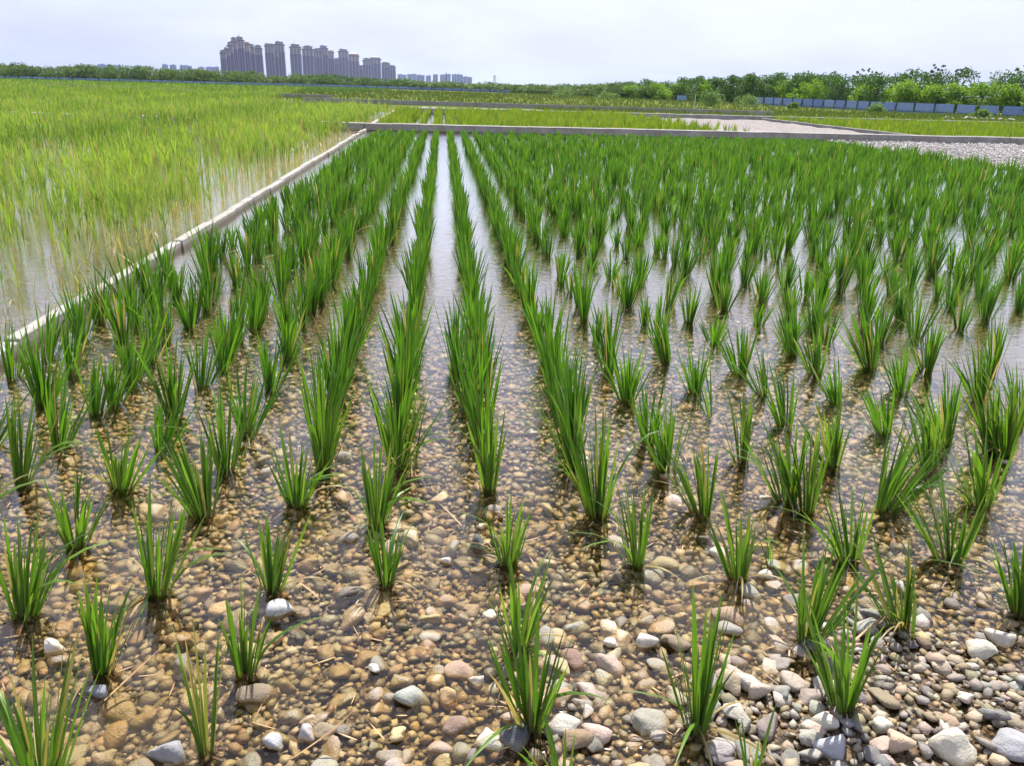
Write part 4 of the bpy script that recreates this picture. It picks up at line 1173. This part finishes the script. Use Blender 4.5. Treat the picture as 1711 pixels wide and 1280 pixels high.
for i, (x, y, w, h, k) in enumerate(TOWERS):
    w = max(w, 13.0) if i < 4 else w
    d = w * 0.9
    ang = math.atan2(-x, y)
    root = tag(empty("apartment_tower", (x, y + d / 2, 0), ang * 0.6), f"{TCAP[k]} apartment tower {TWHERE[i]}", "tower", "apartment towers on the skyline")
    hb, ht = h * 0.70, h * 0.87
    pink = i in (5, 18, 15)
    top = M_TPINK if pink else M_TTOP
    mb = MB().box(0, 0, hb / 2, w, d, hb)
    obj("shaft", mb.mesh("shaft"), M_TBODY, root)
    pil = MB().box(0, 0, hb / 2 + 0.15, w * 0.085, 0.9, hb - 0.3).mesh("pilaster")
    win = MB().box(0, 0, ht / 2 - 0.8, w * 0.09, 0.5, ht - 4.0).mesh("window_strip")
    for q in (-0.46, -0.16, 0.16, 0.46):
        obj("pilaster", pil, M_TPIL, root, (q * w, -d / 2 - 0.35, 0))
    for q in (-0.31, 0.0, 0.31):
        obj("window_strip", win, M_TWIN, root, (q * w, -d / 2 - 0.22, 2.0))
    obj("upper_storeys", MB().box(0, 0, (hb + ht) / 2 + 0.01, w * 0.97, d * 0.97, ht - hb).mesh("upper_storeys"), top, root)
    obj("cornice", MB().box(0, 0, ht + 1.3, w * 1.12, d * 1.12, 2.6).mesh("cornice"), M_TCORN, root)
    hd = ht + 2.6
    if k == 1:
        hq = hd + (h - hd) * 0.45
        obj("drum", MB().box(0, 0, (hd + hq) / 2, w * 0.74, d * 0.74, hq - hd).mesh("drum"), top, root)
        obj("upper_cornice", MB().box(0, 0, hq + 0.4, w * 0.90, d * 0.90, 0.8).mesh("upper_cornice"), M_TCORN, root)
        R_ = w * 0.36; H_ = h - hq - 0.8
        obj("dome", MB().lathe([(R_ * math.cos(a), hq + 0.8 + H_ * math.sin(a)) for a in np.linspace(0, 1.5, 7)], 14).mesh("dome", True), M_TROOF, root)
        obj("finial", MB().lathe([(0.5, h - 0.6), (0.25, h + 3.0), (0.02, h + 3.6)], 6).mesh("finial"), M_TCORN, root)
    elif k == 2:
        hq = hd + (h - hd) * 0.5
        obj("drum", MB().box(0, 0, (hd + hq) / 2, w * 0.88, d * 0.88, hq - hd).mesh("drum"), top, root)
        a = w * 0.48
        v = [(-a, -a, hq), (a, -a, hq), (a, a, hq), (-a, a, hq), (-a * .3, -a * .3, h), (a * .3, -a * .3, h), (a * .3, a * .3, h), (-a * .3, a * .3, h)]
        obj("roof", MB().add(v, [[0, 1, 5, 4], [1, 2, 6, 5], [2, 3, 7, 6], [3, 0, 4, 7], [4, 5, 6, 7], [3, 2, 1, 0]]).mesh("roof"), M_TPINK if pink else M_TROOF, root)
    else:
        hq = hd + (h - hd) * 0.62
        obj("drum", MB().box(0, 0, (hd + hq) / 2, w * 0.76, d * 0.76, hq - hd).mesh("drum"), top, root)
        obj("upper_cornice", MB().box(0, 0, hq + 0.5, w * 0.92, d * 0.92, 1.0).mesh("upper_cornice"), M_TCORN, root)
        obj("penthouse", MB().box(0, 0, (hq + 1 + h) / 2, w * 0.5, d * 0.5, h - hq - 1).mesh("penthouse"), top, root)

M_BLOCK = tower_mat("far_block", C4(0.13, 0.17, 0.36), C4(0.20, 0.25, 0.45))  # blue of the distant air haze is put into the wall colour
BLOCKS = [(-1381, 3600, 30.7, 32.7),(-1356, 3600, 28.4, 30.0),(-1334, 3600, 16.6, 31.7),(-1133, 3600, 19.1, 38.3),(-1107, 3600, 23.9, 37.8),(-1076, 3600, 20.4, 37.5),(-1045, 3600, 36.0, 36.0),(-995, 3600, 21.6, 32.8),(-964, 3600, 40.9, 33.7),(-930, 3600, 21.7, 34.6),(-905, 3600, 19.3, 36.4),(-624, 3600, 12.2, 38.1),(-199, 4200, 46.6, 30.2),(-151, 4200, 49.6, 32.9),(-111, 4200, 40.9, 30.3),(-70, 4200, 24.9, 28.7),(-37, 4200, 25.2, 34.2),(0, 4200, 29.4, 34.6),(25, 4200, 26.4, 37.2),(57, 4200, 26.5, 37.4),(84, 4200, 32.4, 37.3),(119, 4200, 50.1, 28.1)]
for i, (x, y, w, h) in enumerate(BLOCKS):
    h *= 1.12
    y += 25 * (i % 3)
    root = tag(empty("apartment_block", (x, y, 0), random.uniform(-.1, .1)), f"hazy blue block, {nth('b0')} of those low over the trees before the towers" if x < -300 else f"hazy blue block, {nth('b1')} of the low row beyond the last tower", "building",
               "hazy blocks before the towers" if x < -300 else "hazy blocks beyond the towers")
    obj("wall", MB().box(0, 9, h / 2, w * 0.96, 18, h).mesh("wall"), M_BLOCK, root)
    obj("roof", MB().box(random.uniform(-.2, .2) * w, 9, h + 1.2, w * 0.35, 8, 2.4).mesh("roof"), M_BLOCK, root)
    for q in (-0.25, 0.22):
        obj("window_strip", MB().box(q * w, -0.2, h / 2, w * 0.1, 0.5, h * 0.86).mesh("window_strip"), M_TWIN, root)

# pylon and mast against the sky
def pylon(x, y, h, label):
    root = tag(empty("pylon", (x, y, 0)), label, "pylon")
    mb = MB(); b = h * 0.13; t_ = h * 0.03
    for sx_, sy_ in ((-1, -1), (1, -1), (1, 1), (-1, 1)): mb.bar((sx_ * b, sy_ * b, 0), (sx_ * t_, sy_ * t_, h), 0.35)
    for k in range(6):
        z0, z1 = h * k / 6, h * (k + 1) / 6; w0 = b + (t_ - b) * k / 6; w1 = b + (t_ - b) * (k + 1) / 6
        mb.bar((-w0, -w0, z0), (w1, -w1, z1), 0.2); mb.bar((w0, -w0, z0), (-w1, -w1, z1), 0.2)
    obj("lattice", mb.mesh("lattice"), M_STEEL, root)
    for z in (0.72, 0.86): obj("cross_arm", MB().bar((-h * 0.2, 0, h * z), (h * 0.2, 0, h * z), 0.4).mesh("cross_arm"), M_STEEL, root)
pylon(115, 1900, 21.0, "tiny lattice pylon on the horizon beyond the blue blocks")
ms = tag(empty("mast", (3.0, 800, 0)), "thin dark mast standing before the low blue blocks", "mast")
obj("pole", MB().lathe([(0.35, 0), (0.2, 12.0), (0.02, 12.2)], 6).mesh("pole"), M_DARK, ms)
obj("cross_arm", MB().bar((-0.9, 0, 10.4), (0.9, 0, 10.4), 0.12).mesh("cross_arm"), M_DARK, ms)

# ------------------------------------------------------------------ haze
HAZE = 0.00006
if HAZE:
    m = Mat("haze")
    pv = m.n("ShaderNodeVolumePrincipled", {"Color": C4(0.62, 0.74, 1.0), "Density": HAZE, "Anisotropy": 0.3})
    m.done(None, pv.outputs[0])
    tag(obj("haze", MB().box(0, 3500, 55.0, 12400, 7400, 114.0).mesh("haze"), m.m), kind="stuff")
